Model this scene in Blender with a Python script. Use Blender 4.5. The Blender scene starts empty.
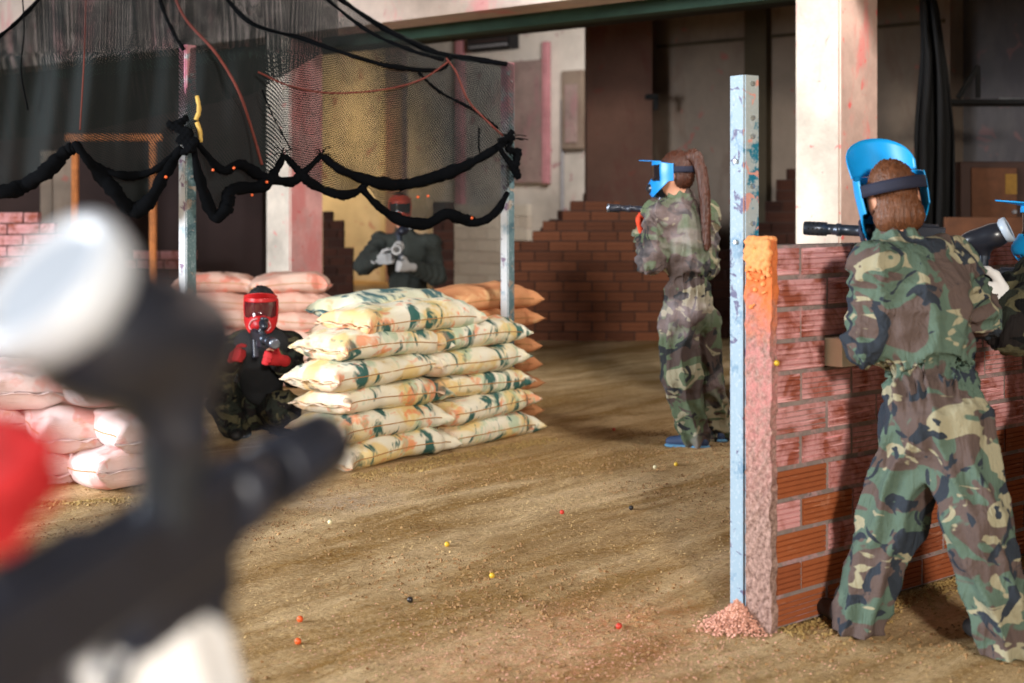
import bpy, bmesh, math, random
import numpy as np
from mathutils import Vector, Matrix
import openvdb

random.seed(7)
RNG = np.random.default_rng(7)
SC = bpy.context.scene
COL = SC.collection

# ------------------------------------------------------------------ camera, world, lights, exposure
F, CX, CY, H = 1422.0, 512.0, 208.0, 1.33          # focal length in pixels, principal column, horizon row, eye height
cam_data = bpy.data.cameras.new('camera')
cam = bpy.data.objects.new('camera', cam_data)
COL.objects.link(cam)
cam.location = (0, 0, H)
cam.rotation_euler = (math.pi / 2, 0, 0)
cam_data.sensor_width = 36.0
cam_data.lens = 36.0 * F / 1024.0
cam_data.shift_y = -(341.5 - CY) / 1024.0
cam_data.clip_start = 0.05
cam_data.clip_end = 200
cam_data.dof.use_dof = True
cam_data.dof.focus_distance = 5.7
cam_data.dof.aperture_fstop = 2.3
SC.camera = cam

world = bpy.data.worlds.new('world')
SC.world = world
world.use_nodes = True
bg = world.node_tree.nodes['Background']
bg.inputs['Color'].default_value = (0.80, 0.88, 1.0, 1)
bg.inputs['Strength'].default_value = 0.5


def area(name, loc, target, sx, sy, power, color, spread=180):
    ld = bpy.data.lights.new(name, 'AREA')
    ld.shape = 'RECTANGLE'
    ld.size, ld.size_y = sx, sy
    ld.energy = power
    ld.color = color
    ld.spread = math.radians(spread)
    o = bpy.data.objects.new(name, ld)
    COL.objects.link(o)
    o.location = loc
    d = Vector(target) - Vector(loc)
    o.rotation_euler = d.to_track_quat('-Z', 'Y').to_euler()
    return o


area('flood_light', (1.7, -7.5, 3.7), (0.0, 8.5, 0.6), 0.9, 0.9, 1400, (1.0, 0.93, 0.82))
area('bay_daylight', (-8.6, 3.2, 2.6), (0.5, 6.5, 0.8), 3.6, 2.8, 1650, (0.88, 0.94, 1.0))
area('hall_lamp', (-4.2, 23.2, 3.4), (-3.5, 26.4, 1.9), 0.8, 0.4, 70, (1.0, 0.66, 0.25), 100)
area('column_fill', (3.6, 4.6, 4.7), (-1.6, 12.4, 2.2), 1.2, 0.8, 130, (1.0, 0.95, 0.9), 80)  # unseen overhead fill, added to brighten the right faces of the columns
area('far_wall_fill', (0.9, 18.6, 3.9), (-0.2, 23.5, 2.0), 1.6, 0.8, 230, (1.0, 0.94, 0.90))  # unseen fill, added to lift the far wall

SC.view_settings.view_transform = 'Standard'
SC.view_settings.look = 'None'
SC.view_settings.exposure = 0.0
SC.view_settings.gamma = 1.0
SC.view_settings.use_curve_mapping = False


# ------------------------------------------------------------------ helpers
def P(px, py, d):
    """point at depth d seen at this place of the view"""
    return np.array([(px - CX) / F * d, d, H - (py - CY) / F * d])


def G(px, py):
    """point of the ground"""
    d = H * F / (py - CY)
    return np.array([(px - CX) / F * d, d, 0.0])


def lin(c):
    out = []
    for v in c[:3]:
        v = v / 255.0
        out.append(v / 12.92 if v <= 0.04045 else ((v + 0.055) / 1.055) ** 2.4)
    return tuple(out) + (1.0,)


def tag(o, label=None, cat=None, group=None, kind=None):
    if label: o['label'] = label
    if cat: o['category'] = cat
    if group: o['group'] = group
    if kind: o['kind'] = kind
    return o


def mesh_data(name, verts, faces, mats, smooth=True, uvs=None, midx=None):
    me = bpy.data.meshes.new(name)
    me.from_pydata([tuple(map(float, v)) for v in verts], [], [tuple(map(int, f)) for f in faces])
    for m in (mats if isinstance(mats, (list, tuple)) else [mats]):
        me.materials.append(m)
    if smooth:
        me.polygons.foreach_set('use_smooth', [True] * len(me.polygons))
    if midx is not None:
        me.polygons.foreach_set('material_index', [int(i) for i in midx])
    if uvs is not None:
        ul = me.uv_layers.new(name='UVMap')
        li = np.zeros(len(me.loops), dtype=np.int32)
        me.loops.foreach_get('vertex_index', li)
        ul.data.foreach_set('uv', np.asarray(uvs, dtype=np.float32)[li].ravel())
    me.update()
    return me


def link(name, me, parent=None, matrix=None, loc=None):
    o = bpy.data.objects.new(name, me)
    COL.objects.link(o)
    if parent is not None:
        o.parent = parent
    if matrix is not None:
        o.matrix_basis = matrix
    elif loc is not None:
        o.location = loc
    return o


def empty(name, loc=(0, 0, 0), rotz=0.0, matrix=None):
    o = bpy.data.objects.new(name, None)
    o.empty_display_size = 0.1
    COL.objects.link(o)
    if matrix is not None:
        o.matrix_basis = matrix
    else:
        o.location = loc
        o.rotation_euler = (0, 0, rotz)
    return o


def bm_obj(name, bm, mat, parent=None, matrix=None, loc=None, smooth=False, bevel=0.0, segs=2):
    if bevel > 0:
        bmesh.ops.bevel(bm, geom=[e for e in bm.edges if len(e.link_faces) == 2 and e.calc_face_angle(0) > 0.5],
                        offset=bevel, segments=segs, affect='EDGES', profile=0.5)
    me = bpy.data.meshes.new(name)
    bm.to_mesh(me)
    bm.free()
    me.materials.append(mat)
    if smooth:
        me.polygons.foreach_set('use_smooth', [True] * len(me.polygons))
    return link(name, me, parent, matrix, loc)


def add_box(bm, c, s, rot=None):
    m = Matrix.Translation(Vector(c))
    if rot is not None:
        m = m @ rot.to_4x4()
    m = m @ Matrix.Diagonal((s[0], s[1], s[2], 1))
    bmesh.ops.create_cube(bm, size=1.0, matrix=m)


def add_rod(bm, a, b, ra, rb=None, n=14, caps=True):
    a, b = Vector(a), Vector(b)
    d = b - a
    q = d.to_track_quat('Z', 'Y').to_matrix().to_4x4()
    bmesh.ops.create_cone(bm, cap_ends=caps, segments=n, radius1=ra, radius2=ra if rb is None else rb,
                          depth=d.length, matrix=Matrix.Translation((a + b) / 2) @ q)


def add_lathe(bm, prof, n=24, matrix=None):
    """prof: list of (along, radius); revolved about local Y"""
    rings = []
    for y, r in prof:
        ring = []
        for i in range(n):
            t = 2 * math.pi * i / n
            v = Vector((r * math.cos(t), y, r * math.sin(t)))
            if matrix is not None: v = matrix @ v
            ring.append(bm.verts.new(v))
        rings.append(ring)
    for a, b in zip(rings[:-1], rings[1:]):
        for i in range(n):
            bm.faces.new((a[i], b[i], b[(i + 1) % n], a[(i + 1) % n]))
    bm.faces.new(rings[0])
    bm.faces.new(list(reversed(rings[-1])))


def tube_mesh(pts, radii, n=8, wob=0.0, seed=0):
    pts = np.asarray(pts, float)
    m = len(pts)
    radii = np.broadcast_to(np.asarray(radii, float), (m,))
    tang = np.gradient(pts, axis=0)
    tang /= np.linalg.norm(tang, axis=1)[:, None] + 1e-9
    up = np.array([0.13, 0.21, 1.0])
    a = np.cross(tang, up)
    a /= np.linalg.norm(a, axis=1)[:, None] + 1e-9
    b = np.cross(tang, a)
    rr = np.random.default_rng(seed)
    vs, fs = [], []
    for i in range(m):
        for k in range(n):
            t = 2 * math.pi * k / n
            r = radii[i] * (1 + wob * rr.uniform(-1, 1))
            vs.append(pts[i] + (a[i] * math.cos(t) + b[i] * math.sin(t)) * r)
    for i in range(m - 1):
        for k in range(n):
            fs.append((i * n + k, i * n + (k + 1) % n, (i + 1) * n + (k + 1) % n, (i + 1) * n + k))
    fs.append(tuple(range(n - 1, -1, -1)))
    fs.append(tuple((m - 1) * n + k for k in range(n)))
    return vs, fs


def spline(ctrl, n=40):
    """Catmull-Rom through points"""
    c = np.asarray(ctrl, float)
    c = np.vstack([2 * c[0] - c[1], c, 2 * c[-1] - c[-2]])
    out = []
    segs = len(c) - 3
    per = max(2, n // segs)
    for i in range(segs):
        p0, p1, p2, p3 = c[i:i + 4]
        for t in np.linspace(0, 1, per, endpoint=False):
            out.append(0.5 * ((2 * p1) + (-p0 + p2) * t + (2 * p0 - 5 * p1 + 4 * p2 - p3) * t ** 2 + (-p0 + 3 * p1 - 3 * p2 + p3) * t ** 3))
    out.append(c[-2])
    return np.array(out)


def vnoise(x, y, seed=0):
    """smooth 2D value noise"""
    r = np.random.default_rng(seed).uniform(-1, 1, (256, 256))
    xi, yi = np.floor(x).astype(int), np.floor(y).astype(int)
    fx, fy = x - xi, y - yi
    fx, fy = fx * fx * (3 - 2 * fx), fy * fy * (3 - 2 * fy)
    g = lambda i, j: r[(xi + i) % 256, (yi + j) % 256]
    return (g(0, 0) * (1 - fx) + g(1, 0) * fx) * (1 - fy) + (g(0, 1) * (1 - fx) + g(1, 1) * fx) * fy


# ------------------------------------------------------------------ materials
class NT:
    def __init__(s, name, rough=0.8, metal=0.0, spec=0.5):
        s.m = bpy.data.materials.new(name)
        s.m.use_nodes = True
        s.t = s.m.node_tree
        s.b = s.t.nodes['Principled BSDF']
        s.b.inputs['Roughness'].default_value = rough
        s.b.inputs['Metallic'].default_value = metal
        s.b.inputs['Specular IOR Level'].default_value = spec
        s.tc = None

    def n(s, typ, **kw):
        nd = s.t.nodes.new(typ)
        for k, v in kw.items(): setattr(nd, k, v)
        return nd

    def lk(s, a, b): s.t.links.new(a, b)

    def coord(s, which='Object', scale=(1, 1, 1), rot=(0, 0, 0), rnd=False):
        if s.tc is None: s.tc = s.n('ShaderNodeTexCoord')
        mp = s.n('ShaderNodeMapping')
        mp.inputs['Scale'].default_value = scale
        mp.inputs['Rotation'].default_value = rot
        s.lk(s.tc.outputs[which], mp.inputs['Vector'])
        if rnd:
            oi = s.n('ShaderNodeObjectInfo')
            ml = s.n('ShaderNodeMath', operation='MULTIPLY')
            ml.inputs[1].default_value = 37.0
            s.lk(oi.outputs['Random'], ml.inputs[0])
            s.lk(ml.outputs[0], mp.inputs['Location'])
        return mp.outputs['Vector']

    def rnd(s):
        return s.n('ShaderNodeObjectInfo').outputs['Random']

    def noise(s, vec, scale=5, detail=4, rough=0.55, dist=0.0):
        nd = s.n('ShaderNodeTexNoise')
        nd.inputs['Scale'].default_value = scale
        nd.inputs['Detail'].default_value = detail
        nd.inputs['Roughness'].default_value = rough
        nd.inputs['Distortion'].default_value = dist
        s.lk(vec, nd.inputs['Vector'])
        return nd.outputs['Fac']

    def step(s, fac, lo, hi, inv=False):
        mr = s.n('ShaderNodeMapRange')
        mr.inputs['From Min'].default_value = lo
        mr.inputs['From Max'].default_value = hi
        mr.inputs['To Min'].default_value = 1.0 if inv else 0.0
        mr.inputs['To Max'].default_value = 0.0 if inv else 1.0
        mr.clamp = True
        s.lk(fac, mr.inputs['Value'])
        return mr.outputs['Result']

    def math(s, op, a, b=None):
        nd = s.n('ShaderNodeMath', operation=op)
        for i, v in enumerate((a, b)):
            if v is None: continue
            if isinstance(v, (int, float)): nd.inputs[i].default_value = v
            else: s.lk(v, nd.inputs[i])
        return nd.outputs[0]

    def axis(s, vec, i):
        nd = s.n('ShaderNodeSeparateXYZ')
        s.lk(vec, nd.inputs[0])
        return nd.outputs[i]

    def mix(s, fac, a, b):
        nd = s.n('ShaderNodeMix', data_type='RGBA')
        if isinstance(fac, (int, float)): nd.inputs[0].default_value = fac
        else: s.lk(fac, nd.inputs[0])
        for v, i in ((a, 6), (b, 7)):
            if isinstance(v, tuple): nd.inputs[i].default_value = lin(v)
            else: s.lk(v, nd.inputs[i])
        return nd.outputs[2]

    def base(s, c):
        if isinstance(c, tuple): s.b.inputs['Base Color'].default_value = lin(c)
        else: s.lk(c, s.b.inputs['Base Color'])
        return s

    def bump(s, fac, strength=0.3, dist=0.01):
        nd = s.n('ShaderNodeBump')
        nd.inputs['Strength'].default_value = strength
        nd.inputs['Distance'].default_value = dist
        s.lk(fac, nd.inputs['Height'])
        s.lk(nd.outputs['Normal'], s.b.inputs['Normal'])
        return s


def simple(name, c, rough=0.6, metal=0.0, var=0.15, scale=20, bump=0.0, spec=0.5):
    s = NT(name, rough, metal, spec)
    v = s.coord()
    n = s.noise(v, scale, 4)
    dark = tuple(x * (1 - var) for x in c)
    lite = tuple(min(255, x * (1 + var)) for x in c)
    s.base(s.mix(n, dark, lite))
    if bump: s.bump(n, bump, 0.005)
    return s.m


def camo(name, green, brown, dark, tan, scale=6.0, rough=0.9, dirt=None):
    s = NT(name, rough, spec=0.2)
    v = s.coord(scale=(0.8, 0.8, 1.15))
    c = s.mix(s.step(s.noise(v, scale, 2.5, 0.5, 0.9), 0.50, 0.515), green, brown)
    v2 = s.coord(scale=(0.7, 0.7, 1.25), rot=(0.4, 0.3, 1.1))
    c = s.mix(s.step(s.noise(v2, scale * 1.15, 2.5, 0.55, 1.0), 0.565, 0.578), c, tan)
    v3 = s.coord(scale=(0.9, 0.9, 1.0), rot=(1.4, 0.9, 0.2))
    c = s.mix(s.step(s.noise(v3, scale * 1.25, 2.5, 0.5, 1.2), 0.575, 0.588), c, dark)
    if dirt:
        c = s.mix(s.math('MULTIPLY', s.step(s.noise(v, 2.6, 5), 0.5, 0.66), 0.65), c, dirt)
    wv = s.math('ADD', s.math('MULTIPLY', s.noise(s.coord(), 60, 3), 0.12), s.math('MULTIPLY', s.noise(s.coord(scale=(1, 1, 0.28), rot=(0.25, 0.2, 0)), 13, 3, 0.55, 0.8), 1.0))
    s.base(c)
    s.bump(wv, 0.75, 0.035)
    return s.m


def plaster(name, base, stain, stain2, scale=1.0, amount=0.55, streak=True, rough=0.9):
    s = NT(name, rough, spec=0.2)
    v = s.coord()
    n1 = s.noise(v, 1.3 * scale, 6, 0.65)
    c = s.mix(s.step(n1, 0.35, 0.75), base, tuple(x * 0.72 for x in base))
    vs = s.coord(scale=(1, 1, 0.35)) if streak else v
    n2 = s.noise(vs, 2.6 * scale, 5, 0.7, 0.4)
    c = s.mix(s.math('MULTIPLY', s.step(n2, 1.0 - amount, 1.12 - amount), 0.8), c, stain)
    n3 = s.noise(v, 9 * scale, 2, 0.5, 0.6)
    c = s.mix(s.math('MULTIPLY', s.step(n3, 0.66, 0.71), 0.75), c, stain2)
    s.base(c)
    s.bump(s.noise(v, 25 * scale, 5), 0.3, 0.01)
    return s.m


MAT = {}


def build_materials():
    M = MAT
    # ground: trodden earth over concrete
    s = NT('ground_earth', 0.95, spec=0.15)
    r0 = s.coord(rot=(0, 0, -0.86))
    def along(sx, sy):
        mp = s.n('ShaderNodeMapping')
        mp.inputs['Scale'].default_value = (sx, sy, 1)
        s.lk(r0, mp.inputs['Vector'])
        return mp.outputs['Vector']
    vr = along(0.45, 2.4)
    vo = s.coord()
    a = s.noise(vr, 1.3, 8, 0.66, 0.6)
    c = s.mix(s.step(a, 0.40, 0.62), (164, 126, 72), (228, 196, 150))
    bnoise = s.noise(vo, 0.8, 6, 0.65, 0.5)
    c = s.mix(s.math('MULTIPLY', s.step(bnoise, 0.48, 0.66), 0.5), c, (142, 106, 56))
    g = s.noise(vo, 55, 4, 0.7)
    c = s.mix(s.math('MULTIPLY', s.step(g, 0.48, 0.72), 0.5), c, (226, 200, 158))
    g2 = s.noise(vo, 33, 4, 0.7)
    c = s.mix(s.math('MULTIPLY', s.step(g2, 0.53, 0.72), 0.6), c, (118, 88, 54))
    # spilt orange and pink paint trodden into the earth in front of the post
    def spot(x, y, rad, col, c, k):
        vm = s.n('ShaderNodeVectorMath', operation='DISTANCE')
        vm.inputs[1].default_value = (x, y, 0)
        s.lk(vo, vm.inputs[0])
        f = s.step(s.math('ADD', vm.outputs['Value'], s.math('MULTIPLY', s.noise(vo, 6, 6, 0.7), rad * 1.5)), rad * 0.9, rad * 1.8, True)
        f = s.math('MULTIPLY', f, s.step(s.noise(vo, 40, 4, 0.7), 0.36, 0.62))
        return s.mix(s.math('MULTIPLY', f, k), c, col)
    c = spot(0.36, 4.55, 0.38, (222, 124, 70), c, 0.55)
    c = spot(0.10, 4.15, 0.55, (222, 150, 116), c, 0.5)
    c = spot(-0.75, 6.5, 0.30, (206, 186, 176), c, 0.5)
    s.base(c)
    hb = s.math('ADD', s.math('MULTIPLY', s.noise(along(1, 5), 4, 8, 0.72), 1.6), s.math('MULTIPLY', s.noise(vo, 36, 6, 0.75), 0.8))
    s.bump(hb, 0.75, 0.035)
    M['ground'] = s.m
    # bricks
    def brick(name, c1, c2, paint, amt):
        s = NT(name, 0.85, spec=0.2)
        v = s.coord(rnd=True)
        c = s.mix(s.rnd(), c1, c2)
        c = s.mix(s.math('MULTIPLY', s.noise(v, 18, 5, 0.7), 0.55), c, tuple(x * 0.62 for x in c1))
        wash = s.step(s.noise(v, 8, 4, 0.65, 0.5), 0.74 - amt * 0.45, 0.92 - amt * 0.45)
        c = s.mix(s.math('MULTIPLY', wash, 0.72), c, paint)
        w = s.coord(scale=(0.7, 1, 16), rnd=True)
        ln = s.math('MULTIPLY', s.step(s.noise(w, 7, 4, 0.65), 0.56, 0.64), s.step(s.noise(v, 5, 3), 0.62 - amt * 0.3, 0.78 - amt * 0.3))
        c = s.mix(s.math('MULTIPLY', ln, 0.8), c, tuple(min(255, x * 1.12) for x in paint))
        s.base(c)
        s.bump(s.noise(v, 60, 4), 0.35, 0.004)
        return s.m
    M['brick_pink'] = brick('brick_pink_paint', (176, 96, 78), (158, 84, 62), (224, 168, 170), 0.80)
    M['brick_orange'] = brick('brick_orange', (178, 98, 58), (150, 80, 52), (214, 160, 132), 0.22)
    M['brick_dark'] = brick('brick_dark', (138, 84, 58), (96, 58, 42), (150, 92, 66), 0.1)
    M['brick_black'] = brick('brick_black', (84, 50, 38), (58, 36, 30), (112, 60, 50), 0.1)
    M['brick_white'] = brick('brick_white', (206, 198, 184), (190, 178, 164), (216, 200, 190), 0.2)
    M['mortar'] = plaster('mortar', (150, 134, 128), (186, 146, 146), (112, 96, 92), 5, 0.5, False)
    M['pale_block'] = simple('pale_block', (252, 238, 216), 0.85, var=0.03, scale=30, bump=0.2)
    M['mortar_dark'] = simple('mortar_dark', (66, 46, 38), 0.9)
    # pier with an orange splash at its head
    s = NT('pier_cement', 0.9, spec=0.2)
    v = s.coord()
    c = s.mix(s.step(s.noise(v, 70, 6, 0.75), 0.36, 0.64), (120, 92, 82), (206, 170, 158))
    z = s.axis(v, 2)
    pinkf = s.math('MULTIPLY', s.step(z, 0.35, 0.75), s.step(s.noise(v, 30, 5, 0.7), 0.35, 0.6))
    c = s.mix(s.math('MULTIPLY', pinkf, 0.7), c, (232, 150, 148))
    of = s.step(s.math('ADD', z, s.math('MULTIPLY', s.noise(v, 14, 5, 0.7), 0.45)), 1.12, 1.30)
    c = s.mix(of, c, (240, 132, 76))
    s.base(c)
    s.bump(s.noise(v, 60, 6, 0.75), 0.9, 0.02)
    M['pier'] = s.m
    M['orange_crust'] = simple('orange_crust', (244, 138, 82), 0.8, var=0.25, scale=60, bump=0.6)
    # painted steel posts
    def post(name, base, c2, c3, top=None):
        s = NT(name, 0.5, spec=0.4)
        v = s.coord()
        c = s.mix(s.step(s.noise(v, 7, 5, 0.7), 0.54, 0.60), base, c2)
        c = s.mix(s.step(s.noise(s.coord(rot=(1, 1, 1)), 17, 3, 0.6, 0.6), 0.60, 0.64), c, c3)
        c = s.mix(s.math('MULTIPLY', s.step(s.noise(v, 90, 3), 0.55, 0.7), 0.3), c, (206, 212, 218))
        if top:
            f = s.math('MULTIPLY', s.step(s.axis(v, 2), top[0], top[1]), s.step(s.noise(v, 12, 4, 0.7), 0.38, 0.5))
            c = s.mix(f, c, top[2])
        s.base(c)
        s.bump(s.noise(v, 40, 5, 0.7), 0.35, 0.004)
        return s.m
    M['post_blue'] = post('post_blue', (140, 162, 178), (108, 138, 162), (84, 84, 116))
    M['post_face'] = post('post_face', (170, 178, 178), (30, 116, 140), (214, 152, 138))
    M['pole_lit'] = post('pole_lit', (196, 198, 200), (150, 166, 176), (120, 96, 120), (1.75, 1.95, (178, 108, 128)))  # left faces of the net poles, daylight from the left put into the colour
    M['pole_shaded'] = post('pole_shaded', (84, 108, 112), (56, 84, 92), (136, 124, 112), (1.75, 1.95, (140, 92, 96)))  # right faces of the same poles, their shade put into the colour
    M['bolt'] = simple('bolt_head', (190, 192, 190), 0.35, 0.8)
    # sandbag cloth
    def bag(name, base, warm, stains, edge):
        s = NT(name, 0.75, spec=0.25)
        v = s.coord(rnd=True)
        vo = s.coord()
        c = s.mix(s.step(s.noise(v, 5, 4), 0.4, 0.7), base, warm)
        for i, (col, sc, lo, stren, sx) in enumerate(stains):
            vv = s.coord(scale=(sx, 1, 1), rot=(0.3 * i, 0.2 * i, 0), rnd=True)
            c = s.mix(s.math('MULTIPLY', s.step(s.noise(vv, sc, 3, 0.6, 0.4), lo, lo + 0.07), stren), c, col)
        if edge:
            x = s.math('ADD', s.math('MULTIPLY', s.axis(vo, 0), -1.0), s.math('MULTIPLY', s.noise(v, 9, 4, 0.7), 0.30))
            c = s.mix(s.math('MULTIPLY', s.step(x, 0.46, 0.60), 0.6), c, edge)
        s.base(c)
        w = s.n('ShaderNodeTexWave')
        w.inputs['Scale'].default_value = 60
        w.inputs['Distortion'].default_value = 2
        s.lk(vo, w.inputs['Vector'])
        hb = s.math('ADD', s.math('MULTIPLY', w.outputs['Fac'], 0.25), s.noise(s.coord(scale=(1, 0.6, 1)), 16, 5, 0.6))
        s.bump(hb, 0.5, 0.012)
        return s.m
    M['bag_cream'] = bag('bag_cream', (232, 226, 206), (226, 210, 166),
                         [((222, 186, 96), 5, 0.52, 0.6, 1), ((232, 136, 88), 8, 0.575, 0.75, 1), ((140, 184, 150), 6, 0.55, 0.5, 1.5), ((14, 88, 84), 5.2, 0.555, 0.95, 2.2)],
                         (238, 176, 140))
    M['bag_teal'] = bag('bag_teal', (222, 222, 200), (206, 206, 170), [((24, 92, 104), 4.5, 0.50, 0.9, 2.4), ((210, 170, 110), 6, 0.6, 0.5, 1)], None)
    M['bag_orange'] = bag('bag_orange', (212, 150, 104), (190, 124, 84), [((228, 190, 140), 6, 0.58, 0.6, 1)], None)
    M['bag_pink'] = bag('bag_pink', (226, 204, 202), (216, 180, 174), [((220, 132, 120), 6, 0.56, 0.55, 1), ((206, 160, 120), 8, 0.62, 0.5, 1)], (226, 178, 130))
    M['bag_rose'] = bag('bag_rose', (224, 188, 170), (212, 160, 142), [((224, 110, 84), 6, 0.56, 0.6, 1)], None)
    M['thread'] = simple('seam_thread', (176, 128, 76), 0.8)
    # people
    M['camo'] = camo('camo_woodland', (84, 102, 90), (90, 76, 72), (46, 52, 61), (150, 144, 120), 6.8)
    M['camo_muted'] = camo('camo_muted', (86, 98, 76), (78, 66, 62), (44, 46, 48), (146, 140, 116), 5.5, dirt=(172, 156, 158))
    M['camo_dark'] = camo('camo_dark', (40, 44, 38), (32, 28, 28), (14, 15, 17), (84, 80, 60), 8)
    M['black_cloth'] = simple('black_cloth', (24, 25, 28), 0.9, var=0.4, scale=14, bump=0.3)
    M['grey_cloth'] = simple('grey_cloth', (34, 38, 34), 0.9, var=0.35, scale=9, bump=0.3)
    M['skin'] = simple('skin', (206, 148, 120), 0.55, var=0.06)
    s = NT('hair_brown', 0.5, spec=0.4)
    n = s.noise(s.coord(scale=(1, 1, 0.12)), 90, 3)
    s.base(s.mix(n, (44, 26, 18), (128, 78, 48)))
    s.bump(n, 0.7, 0.01)
    M['hair'] = s.m
    s = NT('hair_dark', 0.5, spec=0.4)
    n = s.noise(s.coord(scale=(1, 1, 0.12)), 90, 3)
    s.base(s.mix(n, (24, 15, 12), (96, 52, 34)))
    s.bump(n, 0.7, 0.01)
    M['hair_dark'] = s.m
    M['hair_black'] = simple('hair_black', (16, 15, 17), 0.6, var=0.3, scale=60, bump=0.5)
    M['mask_blue'] = simple('mask_blue', (28, 138, 216), 0.35, var=0.08, scale=8)
    M['mask_azure'] = simple('mask_azure', (20, 152, 222), 0.38, var=0.1, scale=8)
    M['mask_red'] = simple('mask_red', (184, 26, 32), 0.4, var=0.1, scale=10)
    M['mask_orange'] = simple('mask_orange', (204, 70, 44), 0.45, var=0.15, scale=10)
    M['mask_trim'] = simple('mask_trim', (214, 150, 150), 0.4)
    s = NT('lens', 0.12, spec=0.7)
    s.base((34, 30, 34))
    M['lens'] = s.m
    s = NT('lens_red', 0.12, spec=0.7)
    s.base((78, 26, 30))
    M['lens_red'] = s.m
    M['strap'] = simple('strap_navy', (22, 26, 48), 0.8)
    M['glove_red'] = simple('glove_red', (170, 22, 28), 0.8, var=0.15, bump=0.3)
    M['glove_white'] = simple('glove_white', (222, 220, 220), 0.85, var=0.06, bump=0.3)
    M['glove_grey'] = simple('glove_grey', (158, 156, 154), 0.85, var=0.1, bump=0.3)
    M['glove_orange'] = simple('glove_orange', (226, 72, 40), 0.8, var=0.1)
    M['shoe_blue'] = simple('shoe_blue', (52, 70, 104), 0.7, bump=0.2)
    M['shoe_black'] = simple('shoe_black', (26, 26, 28), 0.7, bump=0.2)
    M['sole'] = simple('sole', (96, 150, 186), 0.7)
    M['gun_black'] = simple('gun_black', (38, 41, 52), 0.38, 0.2, var=0.2, scale=30)
    M['gun_metal'] = simple('gun_metal', (58, 64, 74), 0.32, 0.6, var=0.2, scale=30)
    M['gun_steel'] = simple('gun_steel', (120, 128, 142), 0.3, 0.8, var=0.1)
    M['hopper'] = simple('hopper_shell', (34, 36, 44), 0.3, 0.0, var=0.1)
    M['lid_white'] = simple('lid_white', (196, 202, 212), 0.4, var=0.02)
    M['lid_inner'] = simple('lid_inner', (164, 174, 188), 0.35, var=0.02)
    M['lid_blue'] = simple('lid_blue_grey', (92, 112, 138), 0.3, var=0.05)
    M['lid_rim'] = simple('lid_rim', (176, 190, 206), 0.35, var=0.05)
    # building
    M['column_cream'] = plaster('column_cream', (226, 214, 200), (224, 168, 160), (226, 110, 110), 1.6, 0.40)
    M['column_pink'] = plaster('column_pink', (200, 168, 154), (206, 122, 116), (214, 76, 76), 1.8, 0.46)
    M['column_rose'] = plaster('column_rose', (218, 162, 156), (206, 126, 122), (206, 80, 80), 1.8, 0.5)
    M['beam'] = plaster('beam_cream', (222, 204, 194), (222, 154, 156), (200, 120, 124), 0.9, 0.46)
    M['beam_green'] = simple('beam_green', (44, 70, 56), 0.8, var=0.3, scale=4)
    M['black_paint'] = simple('black_paint', (14, 13, 14), 0.9)
    M['wall_far'] = plaster('wall_far', (206, 198, 188), (176, 130, 130), (150, 96, 104), 0.55, 0.40)
    M['wall_taupe'] = plaster('wall_taupe', (140, 124, 110), (112, 92, 80), (150, 92, 84), 0.6, 0.5)
    M['wall_grey'] = plaster('wall_grey', (108, 104, 106), (84, 80, 84), (120, 92, 92), 0.6, 0.5)
    M['wall_dark'] = simple('wall_dark', (50, 36, 34), 0.95, var=0.3, scale=2)
    M['pilaster'] = plaster('pilaster_brown', (112, 82, 70), (96, 60, 52), (110, 66, 56), 0.8, 0.5)
    M['olive'] = simple('olive_brown', (70, 60, 44), 0.9, var=0.2, scale=4)
    M['pink_paint'] = plaster('pink_paint', (196, 138, 144), (176, 120, 124), (150, 70, 86), 2, 0.5)
    M['plum'] = plaster('plum_stain', (150, 130, 124), (146, 110, 112), (110, 84, 84), 1.5, 0.5)
    M['ceiling'] = simple('ceiling_dark', (60, 56, 54), 0.95, var=0.2, scale=2)
    M['side_wall'] = simple('side_wall', (120, 112, 104), 0.95, var=0.2, scale=2)
    M['rust'] = simple('rust', (150, 92, 50), 0.85, var=0.5, scale=14, bump=0.4)
    M['wood'] = simple('old_wood', (100, 62, 40), 0.8, var=0.3, scale=12)
    M['cabinet'] = simple('cabinet_brown', (64, 40, 32), 0.7, var=0.2, scale=6)
    M['notice'] = simple('notice_yellow', (150, 110, 44), 0.8)
    M['steel'] = simple('steel_grey', (150, 150, 154), 0.5, 0.3)
    M['tarp'] = simple('tarp_black', (22, 21, 22), 0.9, var=0.3, scale=6, bump=0.3)
    M['rope_red'] = simple('rope_red', (92, 48, 42), 0.9, spec=0.1)
    M['rope_black'] = simple('rope_black', (6, 7, 9), 1.0, spec=0.05)
    M['yellow'] = simple('yellow_tape', (176, 142, 66), 0.7)
    for nm, c in (('orange', (226, 96, 44)), ('yellow', (214, 176, 54)), ('red', (196, 60, 44)), ('dark', (40, 36, 36)), ('cream', (216, 206, 166))):
        M['ball_' + nm] = simple('ball_' + nm, c, 0.3, var=0.05)
    M['grit_tan'] = simple('grit_tan', (190, 160, 110), 0.8, var=0.3, scale=30)
    M['grit_olive'] = simple('grit_olive', (146, 120, 72), 0.8, var=0.4, scale=30)
    M['grit_pink'] = simple('grit_pink', (232, 150, 130), 0.8, var=0.3, scale=30)
    M['grit_brown'] = simple('grit_brown', (134, 102, 66), 0.9, var=0.4, scale=30)
    # netting: knotted black cord, real cells on the cloth's own UV map
    s = NT('netting', 0.85, spec=0.15)
    s.base((26, 30, 30))
    uv = s.coord('UV')
    dens = s.step(s.noise(s.coord('UV', scale=(1.3, 0.6, 1)), 2.0, 4, 0.6, 0.3), 0.30, 0.80)
    duty = s.math('ADD', s.math('MULTIPLY', dens, 0.36), 0.32)
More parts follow.
